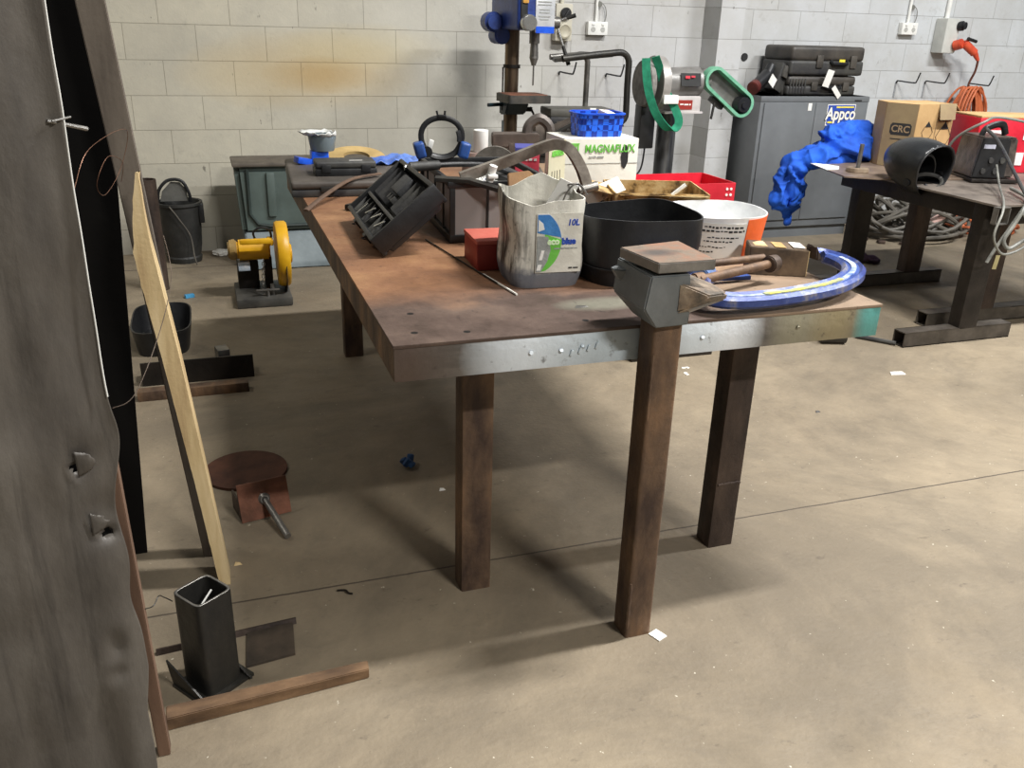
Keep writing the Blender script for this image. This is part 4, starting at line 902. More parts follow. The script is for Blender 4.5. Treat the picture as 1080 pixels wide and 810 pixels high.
# cordless tool
T = thing('cordless_grinder', 'black handheld power tool with white tag lying left of the tool cases', 'power tool', (3.735, 5.50, 1.0), R(15))
T.scale = (1.15, 1.2, 1.3)
b = B(); b.cyl((-.11, -.02, .045), (.01, .0, .10), .032, .036, bev=.005); b.cyl((.01, .0, .10), (.05, .01, .15), .03, .026, bev=.005); b.obj('tool_body', black_pl, T)
b = B(); b.cyl((-.14, -.03, .035), (-.10, -.02, .05), .036, bev=.004); b.obj('end_cap', M('dark_red_cap', '4a1f1c', '6a2e28', 10, .4), T)
b = B(); b.box((.09, 0, .09), (.07, .10, .15), rot=(0, .35, 0), bev=.015); b.box((.11, -.02, .06), (.04, .06, .12), rot=(0, -.3, 0), bev=.01); b.obj('battery', black_pl2, T)
b = B(); b.box((.10, -.06, .12), (.035, .02, .06), rot=(0, .35, 0), bev=.004); b.obj('grey_guard', steel_gr, T)
b = B(); b.box((.0, -.055, .075), (.055, .003, .05), rot=(0, .6, 0)); b.obj('tag_card', white_paper, T)

# ================================================================ welding desk on the right
T = thing('welding_desk', 'dark steel welding desk on T-shaped box section feet at the right', 'desk', (3.4, 3.3, 0), world=True)
b = B(); b.hull([(3.43, 3.08, .69), (4.75, 3.08, .69), (4.75, 4.45, .69), (3.43, 4.45, .69), (3.43, 3.08, .70), (4.75, 3.08, .70), (4.75, 4.45, .70), (3.43, 4.45, .70)], .001); b.obj('tabletop', M('dull_brown_steel_top', '5f5751', '857b71', 7, .5, .3), T)
b = B(); b.hull([(3.38, 4.5, .701), (3.22, 3.90, .701), (3.36, 3.80, .701), (3.9, 3.70, .701), (4.1, 4.5, .701), (3.38, 4.5, .708), (3.22, 3.90, .708), (3.36, 3.80, .708), (3.9, 3.70, .708), (4.1, 4.5, .708)]); b.obj('loose_top_plate', M('brown_plate', '6a5a4e', '8f7d6d', 7, .5, .3), T)
b = B(); b.box((3.50, 3.72, .645), (.06, 1.0, .09), bev=.004); b.obj('side_beam', steel_bk, T)
b = B(); b.box((4.1, 3.14, .645), (1.2, .06, .09), bev=.004); b.obj('front_beam', steel_bk, T)
for lx, ly, m_ in ((3.59, 4.16, steel_bk), (4.03, 4.16, rust_dark), (3.515, 3.20, steel_bk), (3.86, 3.43, rust_dark)):
    b = B(); b.box((lx, ly, .38), (.115, .075, .62), bev=.006, vert_only=True); b.obj('leg', m_, T)
def foot(xa, xb, y, m_):
    b = B(); t = .005; hgt = .075; wd = .075
    b.box(((xa+xb)/2, y, t/2), (xb-xa, wd, t)); b.box(((xa+xb)/2, y, hgt-t/2), (xb-xa, wd, t))
    for s_ in (-1, 1): b.box(((xa+xb)/2, y+s_*(wd/2-t/2), hgt/2), (xb-xa, t, hgt))
    b.obj('box_section_foot', m_, T)
foot(3.36, 4.26, 4.16, M('dusty_box_section', '4a443d', '6b645a', 9, .55, .3))
foot(3.13, 3.80, 3.20, M('dusty_box_section_near', '3a352f', '5d564e', 9, .5, .3))
foot(3.48, 4.6, 3.43, M('dusty_box_section_far', '4a443d', '6b645a', 9, .55, .3))
b = B(); b.box((3.855, 3.391, .33), (.028, .002, .075), rot=(0, .1, 0)); b.obj('cream_paint_patch', M('cream_patch', 'cfc48f', 'e0d7a8', 12, .6), T)
b = B()
for sx in (-1, 1): b.box((3.45+sx*.035, 3.07, .655), (.005, .03, .08))
for sz in (-1, 1): b.box((3.45, 3.07, .655+sz*.038), (.075, .03, .005))
b.obj('square_holder', steel_gr, T)
# shaft with washer foot on the plate
T = thing('round_base_rod', 'short steel rod on a round rusty washer base at the desk corner', 'rod stand', (3.40, 4.02, .708))
b = B(); b.cyl((0, 0, 0), (0, 0, .022), .062, .058, seg=28, bev=.003); b.obj('washer_base', M('pale_rust_washer', '6b5a49', '94836d', 14, .7), T)
b = B(); b.cyl((0, 0, .02), (.004, .0, .15), .0115, seg=14); b.obj('rod', steel_gr, T)
b = B(); b.hull([(3.36, 4.46, .7085), (3.26, 4.10, .7085), (3.34, 4.10, .7085), (3.42, 4.2, .7085), (3.36, 4.46, .711), (3.26, 4.10, .711), (3.34, 4.10, .711), (3.42, 4.2, .711)]); tag(b.obj('paper_sheet', white_paper), 'white paper sheet under the blue cloth at the desk corner', 'paper')

# ---- blue cloth: heap plus sleeve hanging over the corner
b = B(); random.seed(11)
def ell(c, r, rot=(0, 0, 0)):
    bm = bmesh.new(); bmesh.ops.create_icosphere(bm, subdivisions=3, radius=1)
    b._add(bm, Matrix.Translation(c) @ Euler(rot).to_matrix().to_4x4() @ Matrix.Diagonal((*r, 1)))
for c, r_ in (((3.62, 4.42, .775), (.20, .13, .085)), ((3.80, 4.46, .765), (.18, .11, .08)), ((3.97, 4.50, .74), (.10, .08, .05)), ((3.56, 4.43, .86), (.11, .08, .05)), ((3.68, 4.43, .85), (.10, .08, .05)), ((3.46, 4.40, .74), (.13, .12, .055)), ((3.84, 4.44, .82), (.09, .07, .05)),
               ((3.38, 4.43, .72), (.10, .09, .05)), ((3.30, 4.44, .67), (.07, .07, .08)), ((3.24, 4.44, .57), (.055, .06, .11)), ((3.215, 4.43, .50), (.05, .055, .07)), ((3.33, 4.45, .57), (.05, .055, .13)), ((4.0, 4.50, .78), (.11, .08, .06)), ((3.72, 4.46, .87), (.14, .08, .05)), ((3.31, 4.44, .44), (.04, .045, .09)), ((3.305, 4.44, .385), (.035, .04, .05))): ell(c, r_)
for k in range(16):
    x_ = 3.38+.6*k/15; p = [(x_+.08*math.sin(k*2.1+j), 4.30+.05*j, .735+.085*math.sin((j+.8)/5*3.0)*(1-.35*k/15)+.03) for j in range(5)]
    if k % 2 == 0 and x_ > 3.55: b.tube(smoothpath(p, 4), .014, 6)
for k in range(4):
    b.tube(smoothpath([(3.22+.035*k, 4.38, .68), (3.215+.035*k, 4.385, .57), (3.23+.03*k, 4.39, .45 if k > 1 else .50)], 4), .011, 6)
me = bpy.data.meshes.new('blue_cloth'); bmesh.ops.remove_doubles(b.bm, verts=b.bm.verts, dist=1e-5); b.bm.to_mesh(me); b.bm.free()
o = link('blue_cloth', me, blue_cloth)
md = o.modifiers.new('r', 'REMESH'); md.mode = 'VOXEL'; md.voxel_size = .008; md.use_smooth_shade = True
md = o.modifiers.new('s', 'SMOOTH'); md.iterations = 6
dg = bpy.context.evaluated_depsgraph_get(); dg.update(); m2 = bpy.data.meshes.new_from_object(o.evaluated_get(dg)); o.modifiers.clear(); o.data = m2
nr = [v.normal.copy() for v in m2.vertices]
for v, n_ in zip(m2.vertices, nr):
    p = v.co+Vector(o.location); q = Vector((p.x*7+2*noise.noise(p*5), p.y*7, p.z*9)); 
    a_ = noise.noise(q); c_ = noise.noise(q*2.3+Vector((5, 1, 2)))
    v.co += n_*(.034*(.55-2.2*abs(a_))+.013*(.5-2*abs(c_)))
for p in m2.polygons: p.use_smooth = True
tag(o, 'crumpled royal blue cloth heaped on the desk with sleeves hanging over the corner', 'cloth')

# ---- welding helmet
T = thing('welding_helmet', 'black welding helmet lying on the desk edge with its opening towards the bench', 'helmet', (3.50, 3.66, .672), 0)
T.scale = (1.0, 1.0, .92)
bm = bmesh.new(); bmesh.ops.create_uvsphere(bm, u_segments=40, v_segments=24, radius=1)
bmesh.ops.bisect_plane(bm, geom=bm.verts[:]+bm.edges[:]+bm.faces[:], plane_co=(0, -.35, 0), plane_no=(0, -1, 0), clear_outer=True)
for v in bm.verts:
    x_, y_, z_ = v.co; fl = 1+.18*max(0, z_)
    v.co = Vector((x_*.130*fl, y_*.23, z_*.150))
b = B(); b._add(bm, Matrix.Translation((0, 0, .128)) @ Euler((R(10), R(-8), R(6))).to_matrix().to_4x4())
o = b.obj('helmet_shell', M('satin_black_shell', '17181a', '232527', 8, .32), T); md = o.modifiers.new('t', 'SOLIDIFY'); md.thickness = .005
hm = Matrix.Translation((0, 0, .128)) @ Euler((R(10), R(-8), R(6))).to_matrix().to_4x4()
b = B(); k_ = math.sqrt(1-.35**2)
b.tube([hm @ Vector((.130*k_*math.cos(t)*(1+.18*max(0, math.sin(t)*k_)), -.0805, .150*k_*math.sin(t))) for t in [2*math.pi*j/40 for j in range(40)]], .006, 8, True); b.obj('rim', black_pl, T)
b = B(); b.tube([hm @ Vector((.095*math.cos(t), -.05+.05*math.sin(t), -.07+.02*math.sin(t))) for t in [2*math.pi*j/30 for j in range(30)]], .011, 8, True, flat=.4); b.tube([hm @ Vector((.09*math.cos(t), -.01, -.05+.12*math.sin(t))) for t in [math.pi*j/16 for j in range(17)]], .009, 8, flat=.4); b.obj('headband', black_pl2, T)
for sx in (-1, 1):
    b = B(); b.cyl(hm @ Vector((sx*.10, -.03, -.06)), hm @ Vector((sx*.128, -.03, -.06)), .02); b.obj('pivot_knob', black_pl, T)
b = B(); b.tube([(3.50, 3.62, .70), (3.56, 3.60, .665), (3.62, 3.60, .66), (3.66, 3.63, .69)], .010, 8); tag(b.obj('torch_lead_end', black_pl2), 'short black lead end drooping under the welding helmet', 'cable')

# ---- cardboard box
T = thing('brown_carton', 'open brown CRC cardboard box with diamond marks between helmet and welder', 'carton', (3.885, 4.18, .708), R(0))
b = B(); W, D, H = .41, .30, .36
cxs = [(-.25, .10), (-.08, -.12), (.15, -.14), (.15, .20)]
b.hull([(-.17, .06, 0), (-.085, -.10, 0), (.18, -.09, 0), (.20, .16, 0), (-.12, .20, 0), (-.17, .06, .352), (-.085, -.10, .352), (.18, -.09, .352), (.20, .16, .352), (-.12, .20, .352)], .001); b.obj('carton_body', card, T)
def plane_on(p0, p1, u, z): p0, p1 = Vector(p0), Vector(p1); d = p1-p0; return p0+d*u+Vector((0, 0, z)), math.atan2(d.y, d.x)
F0, F1, F2 = (-.17, .06, 0), (-.085, -.10, 0), (.18, -.09, 0)
def deco(name, A_, B_, u, z, poly, m_, off=.002):
    P, a = plane_on(A_, B_, u, z); nrm = Vector((math.sin(a), -math.cos(a), 0))
    q = B(); q.prism(poly, .001, Matrix.Translation(P+nrm*off) @ Matrix.Rotation(a, 4, 'Z') @ Matrix.Rotation(R(90), 4, 'X')); return q.obj(name, m_, T, False)
def dtext(s_, A_, B_, u, z, size, m_, off=.0032, **k):
    P, a = plane_on(A_, B_, u, z); nrm = Vector((math.sin(a), -math.cos(a), 0)); return text('lettering', s_, size, m_, T, P+nrm*off, rot=(R(90), 0, a), **k)
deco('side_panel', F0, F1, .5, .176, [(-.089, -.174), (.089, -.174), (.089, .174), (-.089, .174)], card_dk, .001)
deco('crc_badge', F0, F1, .55, .21, [(-.06+.0, -.02), (-.05, -.033), (.05, -.033), (.06, -.02), (.06, .02), (.05, .033), (-.05, .033), (-.06, .02)], black_prt)
dtext('CRC', F0, F1, .55, .21, .052, M('badge_brown_letter', '8a7457', '9c8568', 8, .8), bold=.001)
deco('printed_line', F0, F1, .55, .155, [(-.05, -.003), (.05, -.003), (.05, .003), (-.05, .003)], black_prt)
for uu, zz, s_ in ((.33, .20, .040), (.80, .175, .055)):
    deco('diamond_top', F1, F2, uu, zz, [(-s_*.55, s_*.75), (s_*.55, s_*.75), (0, s_*1.5)], black_prt)
    deco('diamond_bottom', F1, F2, uu, zz, [(-s_*.55, -s_*.75), (0, -s_*1.5), (s_*.55, -s_*.75)], black_prt)
    for sx in (-1, 1): deco('diamond_line', F1, F2, uu, zz, [(sx*s_*.55, s_*.75), (sx*s_*.60, s_*.75), (sx*s_*1.03, 0), (sx*s_*.60, -s_*.75), (sx*s_*.55, -s_*.75), (sx*s_*.98, 0)], black_prt)
deco('fold_line', F1, F2, .55, .176, [(-.0015, -.176), (.0015, -.176), (.0015, .176), (-.0015, .176)], card_dk)
deco('white_label', F1, F2, .28, .10, [(-.06, -.06), (.055, -.06), (.055, .045), (-.06, .045)], white_paper)
dtext('5089', F1, F2, .28, .125, .032, blue_prt, bold=.001)
P_, a_ = plane_on(F1, F2, .78, .285); scribble(.10, .010, black_prt, T, P_+Vector((math.sin(a_), -math.cos(a_), 0))*.002, rot=(R(90), 0, a_), seed=11)
P_, a_ = plane_on(F1, F2, .78, .265); scribble(.10, .010, black_prt, T, P_+Vector((math.sin(a_), -math.cos(a_), 0))*.002, rot=(R(90), 0, a_), seed=12)
deco('print_block', F1, F2, .8, .045, [(-.05, -.02), (.05, -.02), (.05, .02), (-.05, .02)], card_dk)
b = B(); b.hull([(.06, -.095, .352), (.185, -.09, .352), (.16, -.12, .27), (.05, -.125, .27), (.06, -.095, .355), (.185, -.09, .355), (.16, -.124, .27), (.05, -.129, .27)]); b.obj('open_flap', card_dk, T)
b = B(); b.hull([(.18, -.09, .35), (.20, .16, .35), (.27, .14, .31), (.25, -.06, .31), (.18, -.09, .353), (.20, .16, .353), (.27, .14, .313), (.25, -.06, .313)]); b.obj('open_flap', card, T)

# ---- welder
T = thing('welding_machine', 'small black inverter welder with carry handle and leads at the right frame edge', 'welder', (3.985, 3.72, .70), R(-20))
T.scale = (.78, .8, .92)
b = B(); b.hull([(-.16, -.14, .03), (.13, -.14, .03), (-.16, .16, .03), (.13, .16, .03), (-.13, -.14, .255), (.11, -.14, .255), (-.13, .16, .255), (.11, .16, .255)], .01); b.obj('welder_case', M('scuffed_dark_case', '241f1d', '4c443f', 14, .45, .2, c3='5f554e'), T)
b = B(); b.hull([(-.165, -.165, .03), (.06, -.165, .03), (-.165, -.135, .03), (.06, -.135, .03), (-.135, -.165, .25), (.05, -.165, .25), (-.135, -.135, .25), (.05, -.135, .25)], .006); b.obj('front_panel', black_pl, T)
b = B(); b.box((0, 0, .015), (.33, .36, .02), bev=.006); b.obj('base_tray', steel_bk, T)
b = B(); b.tube(smoothpath([(-.09, -.03, .25), (-.07, -.03, .29), (.0, -.02, .315), (.06, .0, .31), (.085, .0, .26)]), .022, 10, flat=.8); b.obj('carry_handle', black_pl, T)
b = B(); b.box((-.085, -.167, .205), (.075, .003, .022)); b.obj('display_strip', M('pale_display', '9a9ba8', 'b4b5c2', 9, .4), T)
for cx, cz in ((-.10, .07), (-.02, .07), (-.06, .13), (.015, .13)):
    b = B(); b.cyl((cx, -.165, cz), (cx, -.18, cz), .016, seg=16); b.obj('dial', black_pl2, T)
T = thing('red_machine', 'bright red machine case with white panels behind the welder', 'machine', (4.43, 4.02, .70), R(-15))
b = B(); b.box((.0, 0, .15), (.56, .30, .30), bev=.012); b.obj('red_case', red_br, T)
b = B(); b.box((.0, 0, .304), (.55, .29, .012), bev=.004); b.obj('top_tray', card, T)
b = B(); b.box((-.18, -.152, .225), (.14, .003, .02)); b.box((.02, -.152, .21), (.06, .003, .05)); b.box((-.02, -.152, .08), (.07, .003, .07)); b.obj('white_panel', M('pink_white_panel', 'd4c3c2', 'ece2e0', 20, .6), T)
b = B(); b.box((.12, -.152, .22), (.12, .003, .04)); b.obj('black_panel', black_prt, T)
# cables around the welder
def cable(name, pts, r, m_, label, cat='cable', group=None):
    b = B(); b.tube(smoothpath(pts, 8), r, 8); return tag(b.obj(name, m_), label, cat, group)
cable('welder_lead', [(3.90, 3.57, .80), (3.72, 3.36, .735), (3.50, 3.12, .715), (3.40, 3.02, .68), (3.36, 3.0, .58), (3.42, 3.0, .50), (3.50, 3.01, .49), (3.58, 3.01, .53), (3.57, 3.02, .62), (3.52, 3.03, .68)], .0055, grey_cb2, 'thin grey lead looping down from welder front to below the desk')
cable('earth_cable', [(3.86, 3.66, .98), (3.78, 3.48, .93), (3.66, 3.22, .80), (3.58, 3.03, .70), (3.60, 2.98, .62)], .009, black_pl2, 'black cable running diagonally across the welder to the frame edge')
cable('grey_hose', [(3.80, 3.36, .72), (3.66, 3.14, .72), (3.55, 3.04, .70), (3.50, 3.03, .62), (3.46, 3.03, .55), (3.49, 3.02, .51), (3.56, 3.02, .54), (3.66, 3.03, .58)], .009, grey_cb2, 'pale grey hose draped right of the welder and down past the desk edge')
cable('looped_lead', [(3.80, 3.86, .71), (3.74, 3.78, .80), (3.74, 3.72, .92), (3.80, 3.62, 1.01), (3.95, 3.66, 1.03), (4.2, 3.6, .98), (4.35, 3.45, .86)], .007, grey_cb2, 'pale lead looping over the top of the welder handle')
cable('desk_cable', [(3.62, 3.10, .712), (3.56, 3.05, .70), (3.50, 3.05, .60), (3.44, 3.05, .50), (3.41, 3.05, .44)], .008, grey_cb2, 'grey cable kinked beside the square holder under the desk edge')

# ================================================================ floor clutter at the back wall
random.seed(21)
def coil(name, cx, cy, rx, ry, n_, r, m_, label, h=.14, cat='cable', group=None):
    b = B()
    for k in range(n_):
        a0 = random.uniform(0, 6.28); ex, ey = rx*random.uniform(.55, 1.05), ry*random.uniform(.5, 1.0); ox, oy = random.uniform(-.25, .25)*rx, random.uniform(-.2, .2)*ry
        zt = random.uniform(.0, 1)*h; tl = random.uniform(-.3, .3)
        pts = [(cx+ox+ex*math.cos(t+a0), cy+oy+ey*math.sin(t+a0), r+zt*(.55+.45*math.sin(t*2+a0)) + abs(tl)*.12*(1+math.sin(t))) for t in [2*math.pi*j/26 for j in range(26)]]
        b.tube(pts, r, 7, True)
    return tag(b.obj(name, m_), label, cat, group)
coil('welding_cable_heap', 5.05, 5.28, .45, .30, 16, .014, grey_cb, 'big heap of dusty grey welding cable coiled on the floor by the wall', .26)
b = B()
for k in range(5):
    pts = [(4.78+.08*k+.16*math.cos(t), 5.62-.02*k, .22+.18*math.sin(t)) for t in [2*math.pi*j/24 for j in range(24)]]; b.tube(pts, .011, 7, True)
tag(b.obj('upright_cable_coil', grey_cb), 'upright dark cable coil leaning on the wall above the heap', 'cable')
coil('orange_cable_coil', 5.72, 5.25, .28, .22, 10, .010, orange_cb, 'tangled orange extension cable on the floor below the desk', .22)
b = B(); b.cyl((5.02, 5.06, .13), (5.10, 5.03, .20), .03, bev=.004); tag(b.obj('white_connector', M('pink_white_connector', 'b98f84', 'd9c4bc', 9, .5)), 'pale connector poking up from the grey cable heap', 'connector')
b = B(); b.cyl((5.34, 4.95, .07), (5.42, 4.93, .09), .038, bev=.006); tag(b.obj('orange_plug', orange_pl), 'orange plug lying at the foot of the grey cable heap', 'plug')
for k, (x_, y_) in enumerate(((4.55, 5.2), (4.62, 5.08), (4.75, 5.0))):
    b = B(); b.box((x_, y_, .012), (.08-.015*k, .05, .02), rot=(0, 0, k*1.1), bev=.006); tag(b.obj('dirt_lump', rust_dark), ['dark lump of swept debris nearest the locker', 'middle lump of swept debris in front of the cables', 'right lump of swept debris in front of the cables'][k], 'debris', 'swept debris by the cables')
b = B()
bm = bmesh.new(); bmesh.ops.create_grid(bm, x_segments=30, y_segments=16, size=1)
for v in bm.verts: v.co = Vector((v.co.x*.13, v.co.y*.06*(1.1-.5*v.co.x), .035+.035*noise.noise(v.co*2.3)+.03*(-v.co.x)*.5))
b._add(bm, Matrix.Translation((4.10, 4.68, 0)) @ Matrix.Rotation(R(-55), 4, 'Z')); o = b.obj('purple_rag', purple_cl); md = o.modifiers.new('t', 'SOLIDIFY'); md.thickness = .01; tag(o, 'dusty purple rag on the floor behind the desk foot', 'rag')
# floor bits
T = B(); T.lathe([(.024, 0), (.033, 0), (.033, .12), (.024, .12), (.024, 0)], (2.775, 3.33, .034), 24, Matrix.Rotation(R(-17), 4, 'Z') @ Matrix.Rotation(R(90), 4, 'Y')); tag(T.obj('pipe_offcut', steel_dk), 'short dark pipe offcut on the floor under the bench corner', 'pipe')
T = B(); T.cyl((3.0, 3.345, .012), (3.12, 3.20, .012), .011, seg=8); tag(T.obj('dark_pencil', black_pl2), 'dark round stick on the floor between bench and desk', 'stick')
T = B(); T.prism([(-.04, -.01), (.03, -.022), (.035, .01), (-.02, .02)], .004, Matrix.Translation((2.855, 2.885, 0))); tag(T.obj('paper_scrap', white_paper), 'off-white paper scrap on the open floor right of the bench', 'paper')
random.seed(3)
for k in range(9):
    T = B(); x_, y_ = 1.90+random.uniform(-.06, .06), 3.20+random.uniform(-.09, .09); T.prism([(-.010, -.006), (.009, -.008), (.008, .006), (-.006, .007)], .002, Matrix.Translation((x_, y_, 0)) @ Matrix.Rotation(k, 4, 'Z')); tag(T.obj('white_chip', white_paper), 'tiny white chip in the cluster on the floor behind the bench', 'chip', 'white chips on the floor')
T = B()
for k in range(5): T.box((.545+.012*math.sin(k*2), 2.60+.012*math.cos(k*3), .014+.004*k), (.03, .02, .018), rot=(k*.5, k*.3, k), bev=.005)
tag(T.obj('blue_rag_scrap', M('dull_blue_scrap', '1d3a5f', '2d5486', 12, .8)), 'small crumpled blue scrap on the shaded floor under the bench', 'scrap')
T = B(); T.box((-.163, 4.815, .01), (.05, .025, .02), rot=(0, 0, .4), bev=.004); tag(T.obj('light_blue_cap', M('light_blue_plastic', '3b8fc0', '56a8d8', 12, .4)), 'small light blue cap on the floor behind the black tray', 'cap')

# ================================================================ green bin and chop saw
T = thing('green_grey_bin', 'large green-grey moulded bin with pale lower panel behind the chop saw', 'bin', (.14, 5.36, 0), world=True)
b = B(); b.hull([(.16, 5.36, .20), (.95, 5.36, .20), (.16, 5.66, .20), (.95, 5.66, .20), (.14, 5.36, .60), (.95, 5.36, .60), (.14, 5.66, .61), (.95, 5.66, .61)], .03); b.obj('bin_body', bin_m, T)
b = B(); b.box((.545, 5.51, .612), (.83, .32, .022), bev=.008); b.obj('bin_rim', M('dusty_brown_rim', '4a443d', '6a6258', 8, .6), T)
b = B(); b.tube([(.21, 5.35, .59), (.21, 5.35, .33), (.25, 5.35, .27), (.32, 5.35, .255), (.9, 5.35, .255)], .010, 8); b.obj('moulded_bead', M('dark_green_bead', '222c2a', '313d3a', 8, .5), T)
for xx in (.34, .58, .82):
    b = B(); b.box((xx, 5.352, .44), (.05, .03, .26), bev=.012); b.obj('moulded_rib', bin_m, T)
b = B(); b.hull([(.17, 5.30, .0), (.95, 5.30, .0), (.17, 5.8, .0), (.95, 5.8, .0), (.17, 5.36, .215), (.95, 5.36, .215), (.17, 5.8, .215), (.95, 5.8, .215)], .008); b.obj('lower_panel', bin_l, T)
T = thing('chop_saw', 'yellow chop saw with a tall round blade guard on a dark base', 'saw', (.2, 4.72, 0), world=True)
b = B(); b.box((.215, 4.72, .025), (.285, .36, .05), bev=.012); b.obj('base', M('grey_saw_base', '3f3e3b', '5a5853', 9, .5, .3), T)
b = B(); b.box((.15, 4.80, .125), (.11, .10, .16), bev=.01); b.box((.255, 4.78, .14), (.04, .12, .18), bev=.008); b.obj('pivot_bracket', steel_bk, T)
gd = [(0, 0), (.165, 0), (.172, .012), (.172, .05), (.165, .06), (0, .062)]
b = B(); b.lathe(gd, (.30, 4.70, .245), 48, Matrix.Rotation(R(90), 4, 'Y')); b.obj('blade_guard', yellow, T)
b = B(); b.cyl((.362, 4.70, .245), (.378, 4.70, .245), .05, seg=24, bev=.003); b.obj('guard_hub', yellow, T)
b = B(); b.lathe([(.02, 0), (.17, 0), (.17, .003), (.02, .003)], (.335, 4.70, .21), 48, Matrix.Rotation(R(90), 4, 'Y')); b.obj('cutting_disc', M('dark_cutting_disc', '3a3632', '514c46', 30, .8), T)
b = B(); b.cyl((.10, 4.74, .265), (.27, 4.74, .265), .055, seg=28, bev=.01); b.obj('motor_housing', yellow, T)
b = B(); b.cyl((.055, 4.74, .268), (.10, 4.74, .268), .05, .058, seg=24, bev=.008); b.obj('motor_end_cap', M('dull_tan_cap', '8a7040', 'a98c55', 10, .5), T)
b = B(); b.cyl((.10, 4.55, .30), (.10, 4.58, .30), .001); b.bm.clear(); b.box((.195, 4.62, .335), (.16, .035, .028), bev=.010); b.box((.27, 4.66, .325), (.03, .10, .03), bev=.008); b.obj('handle', yellow, T)
b = B(); b.tube(smoothpath([(.20, 4.70, .32), (.19, 4.68, .37), (.23, 4.67, .395), (.27, 4.68, .38), (.28, 4.69, .34)]), .006, 8); b.obj('cable', black_pl, T)
b = B(); b.box((.13, 4.735, .185), (.06, .09, .045), bev=.004); b.obj('white_label', M('white_label_face', '9fb4c8', 'd5dade', 30, .5), T)
b = B()
for k in range(11): b.tube([(.225-.0015*k+(.007*math.cos(t) if k % 2 else 0), 4.60+(0 if k % 2 else .007*math.cos(t)), .235-.016*k+.011*math.sin(t)) for t in [2*math.pi*j/10 for j in range(10)]], .002, 5, True)
b.obj('chain', steel_gr, T)
b = B(); b.cyl((.235, 4.58, .05), (.235, 4.58, .09), .008); b.box((.235, 4.58, .085), (.12, .02, .006), bev=.002); b.cyl((.26, 4.60, .05), (.26, 4.60, .11), .011); b.obj('clamp_screw', steel_gr, T)
# bucket
T = thing('black_bucket', 'black rubber bucket with raised loop handle by the left back wall', 'bucket', (-.19, 5.64, 0), 0)
b = B(); b.lathe([(0, .0), (.10, 0), (.105, .03), (.098, .04), (.11, .10), (.125, .34), (.137, .35), (.137, .365), (.12, .365), (.115, .34), (.09, .05), (0, .05)], seg=40); b.obj('bucket_body', M('dull_black_rubber', '1d1d1c', '31312f', 9, .6), T)
b = B(); b.tube(smoothpath([(-.115, -.03, .365), (-.10, -.03, .44), (-.045, -.03, .495), (.03, -.03, .49), (.065, -.03, .42), (.07, -.03, .365)]), .010, 8); b.obj('loop_handle', black_pl, T)
b = B(); b.hull([(-.10, -.02, .37), (.06, -.02, .37), (-.085, -.02, .43), (.05, -.02, .44), (-.03, -.02, .485), (.02, -.02, .48), (-.10, -.012, .37), (.06, -.012, .37), (-.085, -.012, .43), (.05, -.012, .44), (-.03, -.012, .485), (.02, -.012, .48)]); b.obj('grey_flap', M('dusty_grey_flap', '4b4a46', '63625d', 9, .7), T)
b = B(); b.tube(smoothpath([(-.05, -.14, .36), (.0, -.145, .28), (.05, -.14, .18), (.06, -.15, .06), (.07, -.15, -.0+.006)]), .004, 6); b.obj('hanging_strap', grey_cb, T)
b = B(); b.box((.125, -.04, .30), (.03, .05, .12), bev=.008); b.obj('side_lug', black_pl, T)
b = B()
bm = bmesh.new(); bmesh.ops.create_icosphere(bm, subdivisions=3, radius=1)
for v in bm.verts: v.co = Vector((v.co.x*.05, v.co.y*.03, v.co.z*.022))*(1+.5*noise.noise(v.co*2.5))
b._add(bm, Matrix.Translation((.03, 5.70, .022))); tag(b.obj('crumpled_tissue', white_paper), 'crumpled white paper on the floor between bucket and green bin', 'paper')
# cylinder, tray, steel bits
T = thing('rusty_pipe_post', 'tall dark rusty pipe standing upright behind the raw timber', 'pipe', (-.32, 5.02, 0))
b = B(); b.lathe([(.046, 0), (.052, 0), (.052, .60), (.046, .60), (.046, 0)], seg=28); b.obj('pipe_wall', rust_dark, T)
b = B(); b.lathe([(0, .55), (.047, .55), (.047, .565), (0, .565)], seg=28); b.obj('inner_plug', rust_or, T)
def tr(u, z, t):
    k = .86+.14*z; x, y = rrect((.26-2*t)*k, (.46-2*t)*k, 0, u, 4); return x, y, z*.12
b = B(); b.shell(tr, .12, .006, 8, 48); o = b.obj('black_floor_tray', black_pl); o.location = (-.27, 4.12, 0); tag(o, 'black plastic tray on the floor beyond the raw timber', 'tray')
b = B(); b.box((-.12, 3.63, .05), (.44, .10, .008)); b.box((-.12, 3.58, .05), (.44, .008, .10)); tag(b.obj('dark_angle_iron', steel_bk), 'dark angle iron lying behind the raw timber, further one', 'steel bar')
b = B(); b.box((-.14, 3.44, .02), (.42, .05, .04), bev=.003); tag(b.obj('rusty_flat_bar', rust), 'rusty bar lying in front of the dark angle iron', 'steel bar')
b = B(); b.box((-.02, 3.68, .08), (.05, .07, .05), rot=(0, 0, .2), bev=.004); tag(b.obj('small_steel_block', steel_gr), 'small grey steel block resting on the dark angle iron', 'block')
